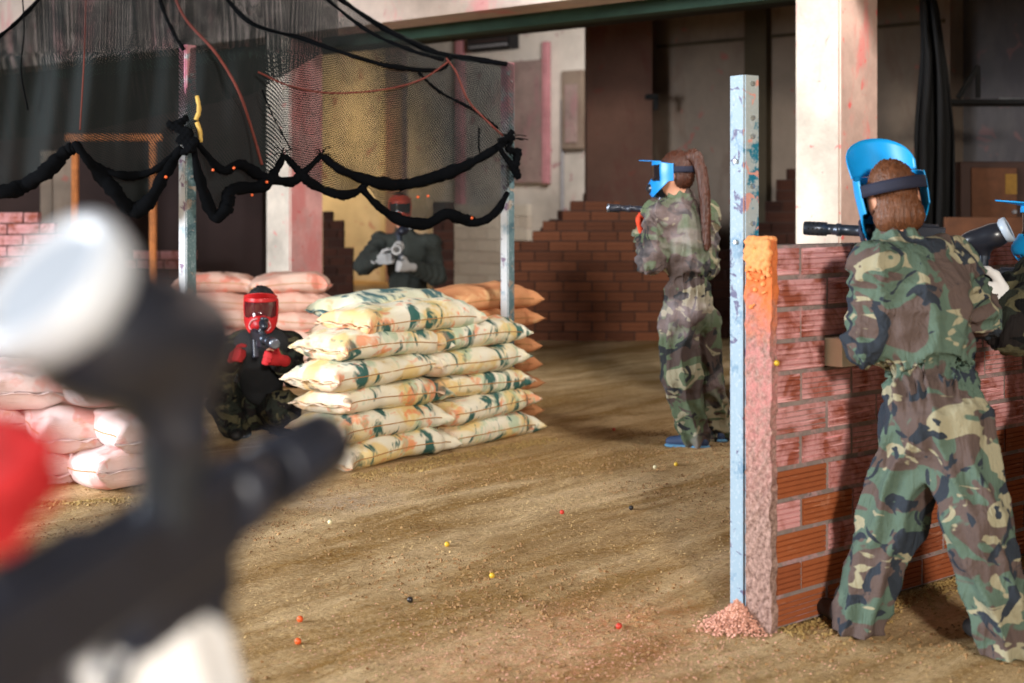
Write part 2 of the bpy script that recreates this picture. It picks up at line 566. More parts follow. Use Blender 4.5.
    fu = s.math('FRACT', s.math('MULTIPLY', s.axis(uv, 0), 90.0))
    fv = s.math('FRACT', s.math('MULTIPLY', s.axis(uv, 1), 90.0))
    th = s.math('MAXIMUM', s.math('LESS_THAN', fu, duty), s.math('LESS_THAN', fv, duty))
    tr = s.n('ShaderNodeBsdfTransparent')
    mx = s.n('ShaderNodeMixShader')
    s.lk(th, mx.inputs[0])
    s.lk(tr.outputs[0], mx.inputs[1])
    s.lk(s.b.outputs[0], mx.inputs[2])
    s.lk(mx.outputs[0], s.t.nodes['Material Output'].inputs['Surface'])
    M['netting'] = s.m


build_materials()

# building axes: U runs along the beam (to the left and away), V across it (to the right and away)
U = np.array([-0.755, 0.656, 0.0])
V = np.array([0.656, 0.755, 0.0])
WV = np.array([0.760, 0.650, 0.0]); WV /= np.linalg.norm(WV)      # the near brick wall
Zv = np.array([0, 0, 1.0])


def oriented_box(bm, origin, du, dv, z0, z1, a=U, b=V):
    """box from origin, spanning [0,du] along a and [0,dv] along b"""
    o = np.array(origin, float)
    vs = []
    for z in (z0, z1):
        for (p, q) in ((0, 0), (1, 0), (1, 1), (0, 1)):
            w = o + a * du * p + b * dv * q
            vs.append(bm.verts.new((w[0], w[1], z)))
    for f in ((3, 2, 1, 0), (4, 5, 6, 7), (0, 1, 5, 4), (1, 2, 6, 5), (2, 3, 7, 6), (3, 0, 4, 7)):
        bm.faces.new([vs[i] for i in f])


def ubox(name, origin, du, dv, z0, z1, mat, parent=None, a=U, b=V, bevel=0.0):
    bm = bmesh.new()
    oriented_box(bm, origin, du, dv, z0, z1, a, b)
    bmesh.ops.recalc_face_normals(bm, faces=bm.faces)
    return bm_obj(name, bm, mat, parent, bevel=bevel)


def struct(o):
    o['kind'] = 'structure'
    return o


# ------------------------------------------------------------------ floor
def gheight(x, y):
    c, s_ = math.cos(0.86), math.sin(0.86)
    r, q = x * c + y * s_, -x * s_ + y * c
    h = 0.014 * vnoise(x * 0.9 + 40, y * 0.9 + 7, 1) + 0.006 * vnoise(r * 0.8 + 9, q * 4.5 + 80, 2)
    h += 0.008 * vnoise(r * 2.2 + 31, q * 9 + 30, 3) + 0.005 * vnoise(x * 14 + 5, y * 14 + 5, 4)
    return h * np.clip((30 - y) / 20, 0, 1)


def floor():
    xs = np.concatenate([np.linspace(-14, -3.2, 28, endpoint=False), np.linspace(-3.2, 3.4, 190, endpoint=False), np.linspace(3.4, 12, 22)])
    ys = np.concatenate([np.linspace(-9, 0.8, 14, endpoint=False), np.linspace(0.8, 3.0, 20, endpoint=False), np.linspace(3.0, 9.5, 200, endpoint=False), np.linspace(9.5, 42, 60)])
    X, Y = np.meshgrid(xs, ys, indexing='ij')
    Zg = gheight(X, Y)
    vs = np.stack([X.ravel(), Y.ravel(), Zg.ravel()], 1)
    nx, ny = len(xs), len(ys)
    i, j = np.meshgrid(np.arange(nx - 1), np.arange(ny - 1), indexing='ij')
    a = (i * ny + j).ravel()
    fs = np.stack([a, a + ny, a + ny + 1, a + 1], 1)
    struct(link('floor', mesh_data('floor', vs, fs, MAT['ground'])))


floor()

# ------------------------------------------------------------------ shell
colA = np.array([-1.873, 12.0, 0])          # near corner of the left column
BZ = 2.80


def shell():
    def wall(name, origin, du, dv, z0, z1, mat, **k): return struct(ubox(name, origin, du, dv, z0, z1, mat, **k))
    AX, AY = np.array([1.0, 0, 0]), np.array([0, 1.0, 0])
    # ceiling and outer walls, open loading bay behind the camera and daylight bay on the left
    bm = bmesh.new()
    add_box(bm, (-1, 16.5, 5.1), (28, 51, 0.2))
    struct(bm_obj('ceiling', bm, MAT['ceiling']))
    wall('wall_right', (9.2, -8, 0), 0.2, 40, 0, 5, MAT['side_wall'], a=AX, b=AY)
    wall('wall_left', (-14.0, 6.5, 0), 0.2, 34, 0, 5, MAT['side_wall'], a=AX, b=AY)
    bm = bmesh.new()
    add_box(bm, (-9.2, -4.2, 2.5), (0.2, 9.0, 5))
    add_box(bm, (-9.2, 2.9, 4.6), (0.2, 5.2, 0.8))
    add_box(bm, (-9.2, 7.8, 2.5), (0.2, 4.6, 5))
    add_box(bm, (-11.6, 10.0, 2.5), (4.8, 0.2, 5))
    struct(bm_obj('wall_bay', bm, MAT['side_wall']))
    # far wall along U
    fa = np.array([-0.90, 24.5, 0])
    wall('wall_far', fa - U * 5.0, 24, 0.3, 0, 5, MAT['wall_far'])
    # taupe wall on the right, along U, nearer
    wb = np.array([2.21, 15.1, 0])
    wall('wall_rear', wb - U * 2.55, 3.4, 0.3, 0, 5, MAT['wall_taupe'])
    wall('wall_back', wb - U * 9.0 + V * 0.4, 6.6, 0.3, 0, 5, MAT['wall_grey'])
    # return of that wall, towards the far wall
    wall('wall_return', wb + U * 0.85 + V * 0.02, 0.3, 8.0, 0, 5, MAT['wall_taupe'])
    # brown pilaster
    pl = P(655, 340, 15.3); pl[2] = 0
    wall('trim_1', pl - V * 0.05, 0.70, 0.5, 0, 5, MAT['pilaster'], a=np.array([-1.0, 0.0, 0]), b=np.array([0, 1.0, 0]))
    # dark olive strip standing out from the taupe wall, and its horizontal joint
    pd = wb - U * 0.62
    wall('trim_2', pd - V * 0.10, 0.26, 0.12, 0, 5, MAT['olive'])
    zj = 1.33 + 165 * 15.1 / F
    wall('trim_3', wb - U * 2.5 - V * 0.03, 3.3, 0.05, zj, zj + 0.035, MAT['olive'])
    # dark partition on the left behind the columns
    dp = P(262, 300, 15.2); dp[2] = 0
    wall('wall_side', dp, 9.5, 0.2, 0, 5, MAT['wall_dark'], a=np.array([-0.97, 0.24, 0]), b=np.array([0.24, 0.97, 0]))
    # main beam and the columns under it
    wall('trim_4', colA - U * 12 + V * 0.0, 24, 0.36, BZ, 4.2, MAT['beam'])
    wall('trim_5', colA - U * 12 + V * 0.75, 24, 0.16, BZ - 0.03, 4.0, MAT['beam_green'])
    wall('trim_6', colA - U * 12 + V * 2.0, 24, 0.3, BZ + 0.16, 5.0, MAT['black_paint'])
    # columns: two faces painted differently
    def column(name, corner, du, dv, m_left, m_right, z1):
        bm = bmesh.new()
        oriented_box(bm, corner, du, dv, 0, z1)
        bmesh.ops.recalc_face_normals(bm, faces=bm.faces)
        bmesh.ops.bevel(bm, geom=[e for e in bm.edges if abs(e.verts[0].co.z - e.verts[1].co.z) > 1], offset=0.012, segments=2, affect='EDGES')
        me = bpy.data.meshes.new(name)
        bm.to_mesh(me); bm.free()
        me.materials.append(m_left); me.materials.append(m_right)
        for p in me.polygons:
            p.material_index = 0 if abs(p.normal.dot(Vector(V))) > 0.8 else 1
        return struct(link(name, me))
    column('column_left', colA, 0.32, 0.37, MAT['column_cream'], MAT['column_rose'], BZ + 0.01)
    rc = P(840, 300, 8.64); rc[2] = 0
    column('column_right', rc, 0.31, 0.50, MAT['column_cream'], MAT['column_pink'], BZ + 0.01)


shell()


# ------------------------------------------------------------------ bricks
def brick_mesh(name, L, D, Hh, mat, ridges=5, seed=0):
    """hollow clay block: scored face along local X, front towards -Y"""
    rr = random.Random(seed)
    prof = []
    g = 0.0042
    for i in range(ridges):
        z0 = Hh * i / ridges
        z1 = Hh * (i + 1) / ridges
        e = rr.uniform(-0.0008, 0.0008)
        prof += [(e, z0 + 0.002), (e, z1 - 0.0035), (g, z1 - 0.002 if i < ridges - 1 else z1)]
    prof = prof[:-1] + [(0.002, Hh), (D, Hh), (D, 0), (0.002, 0)]
    n = len(prof)
    vs = [(-L / 2, y, z) for y, z in prof] + [(L / 2, y, z) for y, z in prof]
    fs = [(i, i + n, (i + 1) % n + n, (i + 1) % n) for i in range(n)]
    fs += [tuple(range(n)), tuple(range(2 * n - 1, n - 1, -1))]
    me = mesh_data(name, vs, fs, mat, smooth=False)
    bm = bmesh.new(); bm.from_mesh(me)
    bmesh.ops.recalc_face_normals(bm, faces=bm.faces)
    bm.to_mesh(me); bm.free()
    return me


BR = {}


def brick_data(L, mat, D=0.088, Hh=0.085, ridges=5):
    k = (round(L, 3), mat, D, Hh, ridges)
    if k not in BR:
        BR[k] = brick_mesh('brick', L, D, Hh, MAT[mat], ridges, len(BR))
    return BR[k]


def near_wall():
    w0 = np.array([0.825, 4.46, 0.0])
    ang = math.atan2(WV[1], WV[0])
    root = empty('brick_barrier', tuple(w0), ang)
    tag(root, 'pink splattered low wall of scored clay bricks beside the leaning player', 'wall')
    n = 12; ch = 0.1005; L = 0.27; j = 0.017; base = 0.012
    LEN = 2.46
    core = bmesh.new()
    for k in range(n):                       # k from the top
        z = base + (n - 1 - k) * ch
        s = 0.0
        first = True
        cuts = []
        while s < LEN - 0.02:
            ln = L
            if first and k % 2 == 0: ln = 0.133
            first = False
            hole = False
            if k == 3:
                if s < 0.2: ln = 0.257
                elif s < 0.3: ln, hole = 0.133, True      # a pale block set crosswise stands out here
            ln = min(ln, LEN - s)
            if hole:
                bm = bmesh.new(); add_box(bm, (s + ln / 2, 0.010, z + 0.046), (ln - 0.012, 0.142, 0.092))
                bl = bm_obj('block', bm, MAT['pale_block'], root, bevel=0.003); bl['label'] = 'pale cream block standing out of the wall'
            else:
                pink = 0.95 - 1.05 * max(0, (0.75 - z)) - 0.28 * max(0, s - 0.30) + random.uniform(-0.25, 0.25)
                if s > 1.0 and z > 0.5: pink += 0.4
                if k == 0: pink += 0.5
                o = link('brick', brick_data(ln - j, 'brick_pink' if pink > 0.5 else 'brick_orange'), root,
                         loc=(s + ln / 2 + random.uniform(-0.002, 0.002), random.uniform(-0.004, 0.004), z))
                o.rotation_euler = (0, random.uniform(-0.008, 0.008), random.uniform(-0.01, 0.01))
                add_box(core, (s + ln / 2, 0.046, z + ch / 2 - 0.006), (ln, 0.080, ch))
            s += ln
    bm_obj('mortar', core, MAT['mortar'], root)
    bm = bmesh.new(); bmesh.ops.create_icosphere(bm, subdivisions=2, radius=0.010, matrix=Matrix.Translation((-0.008, -0.012, 0.845)))
    bm_obj('paint_shell', bm, MAT['ball_yellow'], root, smooth=True)
    # cement render on the end face, with a crust of orange paint on its head
    vs, fs = [], []
    nv = 110
    loop = []
    for q in np.linspace(0, 1, 5, endpoint=False): loop.append((0.004 - 0.028 * q, -0.006))
    for q in np.linspace(0, 1, 14, endpoint=False): loop.append((-0.024, -0.006 + 0.104 * q))
    for q in np.linspace(0, 1, 5, endpoint=False): loop.append((-0.024 + 0.028 * q, 0.098))
    loop.append((0.004, 0.098))
    nu = len(loop)
    for iz in range(nv + 1):
        z = 1.228 * iz / nv
        for (x, y) in loop:
            r = 0.005 * vnoise(np.array(x * 60 + 9.), np.array(z * 45 + y * 60), 11) + 0.004 * vnoise(np.array(y * 25 + 9.), np.array(z * 18 + 3), 12)
            vs.append((x - abs(r) * (1.0 if x < -0.02 else 0), y + (r if y > 0.09 else -r if y < 0 else 0), z))
    for iz in range(nv):
        for k in range(nu):
            a, b = iz * nu + k, iz * nu + (k + 1) % nu
            fs.append((b, a, a + nu, b + nu))
    fs.append(tuple(nv * nu + k for k in range(nu - 1, -1, -1)))
    link('render_coat', mesh_data('render_coat', vs, fs, MAT['pier'], smooth=False), root)
    prims = []
    for i in range(320):
        y = random.uniform(-0.002, 0.095); zz = 1.226 - abs(random.gauss(0, 0.060)); x = -0.026 - random.uniform(0, 0.006)
        if random.random() < 0.3: zz = 1.228 + random.uniform(0, 0.008); x = random.uniform(-0.024, 0.004)
        prims.append(('e', (x, y, zz), (random.uniform(0.004, 0.010),) * 3, None))
    c = sdf_mesh(prims, 0.003, 0.004, 1)
    tag(link('paint_crust', mesh_data('paint_crust', c[0], c[1], MAT['orange_crust']), root), kind='stuff')


def brick_stack(name, label, origin, ang, rows, mat, L=0.28, ch=0.1, D=0.13, group=None, mort='mortar_dark', cat='wall', ridges=2):
    """rows: list from the bottom of (start, end) spans along local X"""
    root = empty(name, tuple(origin), ang)
    tag(root, label, cat, group)
    core = bmesh.new()
    for k, span in enumerate(rows):
        a, b = span[0], span[1]
        m = span[2] if len(span) > 2 else mat
        s = a
        first = True
        while s < b - 0.03:
            ln = L / 2 if (first and k % 2) else L
            first = False
            ln = min(ln, b - s)
            o = link('brick', brick_data(round(ln - 0.014, 3), m, D, ch - 0.012, ridges), root,
                     loc=(s + ln / 2, random.uniform(-0.008, 0.008), k * ch))
            o.rotation_euler = (0, 0, random.uniform(-0.02, 0.02))
            s += ln
        add_box(core, ((a + b) / 2, D / 2, k * ch + ch / 2 - 0.006), (b - a - 0.02, D - 0.03, ch))
    bm_obj('mortar', core, MAT[mort], root)
    return root


# ------------------------------------------------------------------ signed distance bodies
def sdf_mesh(prims, vox, k, relax=2):
    lo, hi = np.full(3, 1e9), np.full(3, -1e9)
    boxes = []
    for p in prims:
        if p[0] == 'c':
            a, b, ra, rb = np.array(p[1], float), np.array(p[2], float), p[3], p[4]
            r = max(ra, rb)
            l, h = np.minimum(a, b) - r, np.maximum(a, b) + r
        else:
            c = np.array(p[1], float); r = max(p[2])
            l, h = c - r, c + r
        boxes.append((l, h))
        lo, hi = np.minimum(lo, l), np.maximum(hi, h)
    pad = k + 4 * vox
    lo -= pad; hi += pad
    n = np.ceil((hi - lo) / vox).astype(int) + 1
    D = np.full(n, 1.0, np.float32)
    for p, (l, h) in zip(prims, boxes):
        i0 = np.maximum(np.floor((l - pad - lo) / vox).astype(int), 0)
        i1 = np.minimum(np.ceil((h + pad - lo) / vox).astype(int) + 1, n)
        ax = [lo[d] + vox * np.arange(i0[d], i1[d]) for d in range(3)]
        X, Y, Z_ = np.meshgrid(*ax, indexing='ij')
        Q = np.stack([X, Y, Z_], -1)
        if p[0] == 'c':
            a, b = np.array(p[1], float), np.array(p[2], float)
            ab = b - a
            t = np.clip(((Q - a) @ ab) / max(ab @ ab, 1e-9), 0, 1)
            r = p[3] + (p[4] - p[3]) * t
            q = Q - a - t[..., None] * ab
            if len(p) > 5 and p[5] is not None:
                axv, fac = np.array(p[5][0], float), p[5][1]
                axv = axv / np.linalg.norm(axv)
                q = q + axv * ((q @ axv) * (fac - 1))[..., None]
            d = np.linalg.norm(q, axis=-1) - r
        else:
            q = Q - np.array(p[1], float)
            if p[3] is not None: q = q @ np.array(p[3], float)      # columns are the axes
            rad = np.array(p[2], float)
            d = (np.linalg.norm(q / rad, axis=-1) - 1) * rad.min()
        sl = tuple(slice(i0[d_], i1[d_]) for d_ in range(3))
        A = D[sl]
        hh = np.clip(0.5 + 0.5 * (A - d) / k, 0, 1)
        D[sl] = A * (1 - hh) + d * hh - k * hh * (1 - hh)
    D = np.clip(D, -3 * vox, 3 * vox).astype(np.float32)
    g = openvdb.FloatGrid(3 * vox)
    g.copyFromArray(D)
    pts, quads = g.convertToQuads(0.0)
    pts = np.asarray(pts, float) * vox + lo
    quads = np.asarray(quads, int)
    for _ in range(relax):
        pts = smooth_pts(pts, quads)
    # outward facing?
    a, b, c = pts[quads[:, 0]], pts[quads[:, 1]], pts[quads[:, 2]]
    vol = np.einsum('ij,ij->i', a, np.cross(b, c)).sum()
    if vol < 0: quads = quads[:, ::-1]
    return pts, quads


def smooth_pts(pts, quads):
    acc = np.zeros_like(pts); cnt = np.zeros(len(pts))
    for i in range(4):
        a, b = quads[:, i], quads[:, (i + 1) % 4]
        np.add.at(acc, a, pts[b]); np.add.at(acc, b, pts[a])
        np.add.at(cnt, a, 1); np.add.at(cnt, b, 1)
    m = acc / np.maximum(cnt, 1)[:, None]
    return pts * 0.5 + m * 0.5


def normals_of(pts, quads):
    n = np.zeros_like(pts)
    fn = np.cross(pts[quads[:, 2]] - pts[quads[:, 0]], pts[quads[:, 3]] - pts[quads[:, 1]])
    for i in range(4): np.add.at(n, quads[:, i], fn)
    return n / (np.linalg.norm(n, axis=1)[:, None] + 1e-12)


def ridge(x): return 1 - 2 * np.abs(np.sin(x))


def folds(pts, quads, segs, soft=0.03):
    """cloth: hanging pleats round each limb and rings of creases by its joints
    seg: (a, b, r, pleat_amp, pleat_n, ring_amp, ring_freq, seed)"""
    nrm = normals_of(pts, quads)
    es, fsn = [], []
    for (a, b, r, pa, pn, ra, rf, sd) in segs:
        a, b = np.array(a, float), np.array(b, float)
        ab = b - a; L = np.linalg.norm(ab); w = ab / L
        rel = pts - a
        tt = rel @ w / L
        t = np.clip(tt, 0, 1)
        q = rel - (t * L)[:, None] * w
        dist = np.linalg.norm(q, axis=1)
        e1 = np.cross(w, [0.3, 0.9, 0.2]); e1 /= np.linalg.norm(e1); e2 = np.cross(w, e1)
        ph = np.arctan2(q @ e2, q @ e1)
        es.append(dist - r)
        warp = 0.9 * np.sin(2 * ph + sd) + 0.7 * np.sin(ph * 3 + 2 * sd + 5 * t)
        pl = ridge(0.5 * pn * ph + 1.3 * t * math.sin(sd * 3) + 0.8 * np.sin(4 * t + sd) + 0.35 * warp)
        jw = 0.35 + 0.65 * np.abs(2 * t - 1) ** 1.5
        rg = ridge(math.pi * rf * t + warp + 0.9 * np.sin(ph + sd))
        fsn.append(pa * pl + ra * rg * jw)
    E_ = np.array(es); E_ -= E_.min(0)
    W = np.exp(-E_ / soft); W /= W.sum(0)
    return pts + nrm * (W * np.array(fsn)).sum(0)[:, None]


def frame(fwd, up=(0, 0, 1)):
    f = np.array(fwd, float); f /= np.linalg.norm(f)
    r = np.cross(f, np.array(up, float)); r /= np.linalg.norm(r)
    u = np.cross(r, f)
    return np.stack([r, f, u], 1)              # columns: right, forward, up


def mat4(R, t):
    m = Matrix.Identity(4)
    for i in range(3):
        for j in range(3): m[i][j] = R[i, j]
        m[i][3] = t[i]
    return m


# ------------------------------------------------------------------ hands in gloves
def glove_prims(wrist, direction, thumb, curl=0.7, size=1.0):
    d = np.array(direction, float); d /= np.linalg.norm(d)
    s = np.array(thumb, float); s -= d * (s @ d); s /= np.linalg.norm(s)
    n = np.cross(d, s)                          # back of the hand; fingers curl to -n
    w = np.array(wrist, float)
    k = size
    pr = [('c', w - d * 0.035 * k, w + d * 0.01 * k, 0.034 * k, 0.032 * k, (n, 1.25))]
    for off in (-0.028, -0.010, 0.010, 0.027):
        pr.append(('c', w + d * 0.015 * k + s * off * 0.7 * k, w + d * 0.082 * k + s * off * k, 0.019 * k, 0.0165 * k))
    for off, ln, e in ((-0.030, 0.062, 0.9), (-0.010, 0.078, 1.0), (0.010, 0.084, 1.0), (0.029, 0.074, 0.95)):
        p = w + d * 0.085 * k + s * off * k
        ang = 0.0
        for seg, fr in enumerate((0.45, 0.32, 0.25)):
            ang += curl * e * (0.75, 1.0, 0.7)[seg]
            dirn = d * math.cos(ang) - n * math.sin(ang)
            q = p + dirn * ln * fr * k
            pr.append(('c', p, q, (0.0125 - 0.001 * seg) * k, (0.0115 - 0.001 * seg) * k))
            p = q
    p = w + d * 0.025 * k + s * 0.030 * k - n * 0.006 * k
    for dirn, ln, r in ((s * 0.75 + d * 0.65 - n * 0.2, 0.042, 0.0155), (s * 0.25 + d * 0.85 - n * 0.5, 0.032, 0.0135), (d * 0.75 - n * 0.7 - s * 0.1, 0.026, 0.012)):
        dirn = dirn / np.linalg.norm(dirn)
        q = p + dirn * ln * k
        pr.append(('c', p, q, r * k, r * 0.92 * k))
        p = q
    return pr


# ------------------------------------------------------------------ masks
def shell_grid(grid, keep=None, th=0.004):
    """grid (nu,nv,3) -> thick plate; keep: (nu-1,nv-1) bool of the cells to build"""
    nu, nv = grid.shape[:2]
    du = np.gradient(grid, axis=0); dv = np.gradient(grid, axis=1)
    n = np.cross(du, dv); n /= np.linalg.norm(n, axis=-1)[..., None] + 1e-9
    inner = grid - n * th
    vs = np.concatenate([grid.reshape(-1, 3), inner.reshape(-1, 3)])
    N = nu * nv
    idx = lambda i, j: i * nv + j
    if keep is None: keep = np.ones((nu - 1, nv - 1), bool)
    fs = []
    for i in range(nu - 1):
        for j in range(nv - 1):
            if not keep[i, j]: continue
            a, b, c, d = idx(i, j), idx(i + 1, j), idx(i + 1, j + 1), idx(i, j + 1)
            fs.append((a, b, c, d)); fs.append((d + N, c + N, b + N, a + N))
            for (di, dj, e) in ((-1, 0, (d, a)), (1, 0, (b, c)), (0, -1, (a, b)), (0, 1, (c, d))):
                ii, jj = i + di, j + dj
                if ii < 0 or jj < 0 or ii >= nu - 1 or jj >= nv - 1 or not keep[ii, jj]:
                    fs.append((e[1], e[0], e[0] + N, e[1] + N))
    return vs, fs


def mask_on(person, base, center, fwd, up, m_shell, visor_tilt=0.35, visor_len=0.075, trim=None, lens_mat='lens', scale=1.0, tie=False):
    """goggle mask worn on the head: shell > lens, visor, strap (, trim)"""
    R = frame(fwd, up)
    mtx = mat4(R * scale, np.array(center) - np.array(base))
    nu, nv = 45, 33
    ph = np.radians(np.linspace(-108, 108, nu))
    v = np.linspace(0, 1, nv)
    PH, VV = np.meshgrid(ph, v, indexing='ij')
    a = np.abs(np.degrees(PH))
    zb = -0.125 + 0.085 * np.clip((a - 35) / 60, 0, 1) ** 1.3            # lower edge climbs to the ear
    zt = 0.075 - 0.02 * np.clip((a - 50) / 50, 0, 1)
    Zg = zb + (zt - zb) * VV
    bulge = 0.040 * np.exp(-((Zg + 0.075) / 0.045) ** 2) * np.exp(-(np.degrees(PH) / 42) ** 2)
    front = 0.118 + bulge + 0.006 * np.exp(-((Zg - 0.03) / 0.05) ** 2)
    side = 0.092 + 0.004 * np.exp(-((Zg - 0.02) / 0.05) ** 2)
    grid = np.stack([side * np.sin(PH), front * np.cos(PH) + 0.0, Zg], -1)
    pc = 0.5 * (PH[:-1, :-1] + PH[1:, 1:]); zc = 0.5 * (Zg[:-1, :-1] + Zg[1:, 1:])
    ac = np.abs(np.degrees(pc))
    lens_cell = (ac < 68) & (zc > -0.022 - 0.016 * np.clip((ac - 10) / 30, 0, 1)) & (zc < 0.052)
    vent = (ac < 26) & (ac > 5) & (np.abs(zc + 0.085) < 0.024) & (np.sin(zc * 900) > 0.2)
    vs, fs = shell_grid(grid, ~(lens_cell | vent))
    o = link('mask', mesh_data('mask', vs, fs, m_shell), person, matrix=mtx)
    # lens set a little behind its frame
    g2 = grid.copy(); g2[..., :2] *= 0.955
    big = lens_cell.copy()
    big[1:-1, 1:-1] |= lens_cell[:-2, 1:-1] | lens_cell[2:, 1:-1] | lens_cell[1:-1, :-2] | lens_cell[1:-1, 2:]
    vs, fs = shell_grid(g2, big, 0.002)
    link('lens', mesh_data('lens', vs, fs, MAT[lens_mat]), o)
    # visor: curved plate springing from the brow
    nu2, nv2 = 25, 9
    A, B = np.meshgrid(np.radians(np.linspace(-72, 72, nu2)), np.linspace(0, 1, nv2), indexing='ij')
    rad = B * visor_len * np.clip(np.cos(A * 1.2), 0.02, 1) ** 0.55
    ex = 0.096 * np.sin(A) + rad * np.sin(A) * 0.12
    ey = 0.124 * np.cos(A) + rad * np.cos(A) * math.cos(visor_tilt)
    ez = 0.066 + 0.012 * np.cos(A) + rad * math.sin(visor_tilt) + 0.010 * B * np.cos(A)
    vs, fs = shell_grid(np.stack([ex, ey, ez], -1), None, 0.004)
    link('visor', mesh_data('visor', vs, fs, m_shell), o)
    # strap round the back of the head
    nu3 = 33
    A, B = np.meshgrid(np.radians(np.linspace(95, 265, nu3)), np.linspace(-0.017, 0.017, 4), indexing='ij')
    gs = np.stack([0.098 * np.sin(A), 0.124 * np.cos(A) - 0.004, 0.022 + B + 0.012 * np.cos(A) * 0], -1)
    vs, fs = shell_grid(gs, None, -0.004)
    link('strap', mesh_data('strap', vs, fs, MAT['strap']), o)
    if trim is not None:
        for sx in (-1, 1):
            pts = [(sx * 0.012, 0.152, -0.035), (sx * 0.045, 0.135, -0.050), (sx * 0.060, 0.118, -0.085), (sx * 0.040, 0.128, -0.110)]
            vs, fs = tube_mesh(spline(pts, 14), 0.0045, 6)
            link('trim', mesh_data('trim', vs, fs, trim), o)
    if tie:
        vs, fs = tube_mesh(spline([(-0.088, 0.05, -0.05), (-0.093, 0.055, -0.085), (-0.090, 0.05, -0.12)], 10), 0.007, 6, 0.3)
        link('tie', mesh_data('tie', vs, fs, MAT['strap']), o)
    return o


# ------------------------------------------------------------------ paintball markers
def marker(label, origin, aim, up=(0, 0, 1), scale=1.0, lid='lid_blue', lid_rim='lid_rim', barrel='gun_metal', body='gun_black', hopper='hopper',
           tank=True, hop_scale=1.0, hop_roll=0.0, barrel_len=0.27, tip=None, tilt=0.9, barrel_w=1.45, hop_y=0.035, hop_z=0.085, lid_scale=1.0, hop_len=1.0, hop_x=0.0, foregrip=True):
    R = frame(aim, up) * scale
    root = empty('paintball_marker', matrix=mat4(R, np.array(origin)))
    tag(root, label, 'paintball gun', 'paintball markers held by the players')
    # receiver
    bm = bmesh.new()
    add_box(bm, (0, -0.01, 0), (0.034, 0.22, 0.048))
    add_box(bm, (0, 0.05, -0.035), (0.028, 0.09, 0.03))
    add_box(bm, (0, -0.06, 0.027), (0.022, 0.08, 0.010))
    bm_obj('receiver', bm, MAT[body], root, bevel=0.004)
    # barrel with collars, muzzle ports and a bore
    y0 = 0.10
    L = barrel_len
    prof = [(y0, 0.010), (y0, 0.0165), (y0 + 0.03, 0.0165), (y0 + 0.033, 0.0125), (y0 + 0.10, 0.0122), (y0 + 0.102, 0.0145), (y0 + 0.115, 0.0145), (y0 + 0.117, 0.0122),
            (y0 + L - 0.075, 0.0122), (y0 + L - 0.073, 0.0155), (y0 + L - 0.004, 0.0155), (y0 + L, 0.0140), (y0 + L, 0.0095), (y0 + L - 0.05, 0.0090)]
    prof = [(p_[0], p_[1] * barrel_w) for p_ in prof]
    bm = bmesh.new(); add_lathe(bm, prof, 24)
    b = bm_obj('barrel', bm, MAT[barrel], root, smooth=False)
    b.data.polygons.foreach_set('use_smooth', [len(p.vertices) == 4 for p in b.data.polygons])
    bm = bmesh.new()
    for q in range(4):
        for s in range(8):
            t = 2 * math.pi * s / 8
            add_rod(bm, (0.0146 * barrel_w * math.cos(t), y0 + L - 0.06 + q * 0.014, 0.0146 * barrel_w * math.sin(t)), (0.0158 * barrel_w * math.cos(t), y0 + L - 0.06 + q * 0.014, 0.0158 * barrel_w * math.sin(t)), 0.0032, n=8)
    bm_obj('port', bm, MAT['black_paint'], b)
    if tip:
        bm = bmesh.new(); add_lathe(bm, [(y0 + L - 0.016, 0.0157 * barrel_w), (y0 + L - 0.016, 0.0165 * barrel_w), (y0 + L - 0.001, 0.0165 * barrel_w), (y0 + L + 0.001, 0.0110 * barrel_w)], 24)
        bm_obj('muzzle_ring', bm, MAT[tip], b, smooth=True)
    # grips, guard and trigger
    rx = Matrix.Rotation(math.radians(14), 3, 'X')
    bm = bmesh.new(); add_box(bm, (0, -0.075, -0.075), (0.030, 0.042, 0.11), rx)
    bm_obj('grip', bm, MAT[body], root, bevel=0.008, segs=3)
    if foregrip:
        bm = bmesh.new(); add_rod(bm, (0, 0.075, -0.045), (0, 0.082, -0.135), 0.017, 0.0155, 18)
        bm_obj('foregrip', bm, MAT[body], root, bevel=0.003)
    vs, fs = tube_mesh(spline([(0, -0.05, -0.025), (0, -0.035, -0.06), (0, -0.01, -0.066), (0, 0.012, -0.05), (0, 0.018, -0.025)], 16), 0.004, 8)
    link('trigger_guard', mesh_data('trigger_guard', vs, fs, MAT[body]), root)
    vs, fs = tube_mesh(spline([(0, -0.018, -0.022), (0, -0.012, -0.04), (0, -0.016, -0.054)], 8), 0.004, 8)
    link('trigger', mesh_data('trigger', vs, fs, MAT['gun_steel']), root)
    # feed neck, hopper and its lid
    bm = bmesh.new(); add_rod(bm, (hop_x * 0.5, hop_y, 0.015), (hop_x, hop_y, hop_z), 0.0165, 0.0165, 20)
    add_rod(bm, (hop_x, hop_y, hop_z - 0.03), (hop_x, hop_y, hop_z - 0.017), 0.021, 0.021, 20)
    bm_obj('feed_neck', bm, MAT['gun_metal'], root, smooth=False)
    hs = hop_scale
    hm = Matrix.Translation((hop_x, hop_y, hop_z)) @ Matrix.Rotation(hop_roll, 4, 'Y') @ Matrix.Rotation(math.radians(-12), 4, 'X')
    ho = bm_obj_lathe_hopper(root, hm, hs, MAT[hopper], hop_len)
    ny, nz = -math.cos(tilt), math.sin(tilt)
    ax = Vector((0, ny, nz)).normalized()
    c = Vector((0, -0.050, 0.050)) * hs + ax * 0.047 * hs
    q = Vector((0, 1, 0)).rotation_difference(ax).to_matrix().to_4x4()
    lm = Matrix.Translation(c) @ q
    bm = bmesh.new()
    q_ = hs * lid_scale
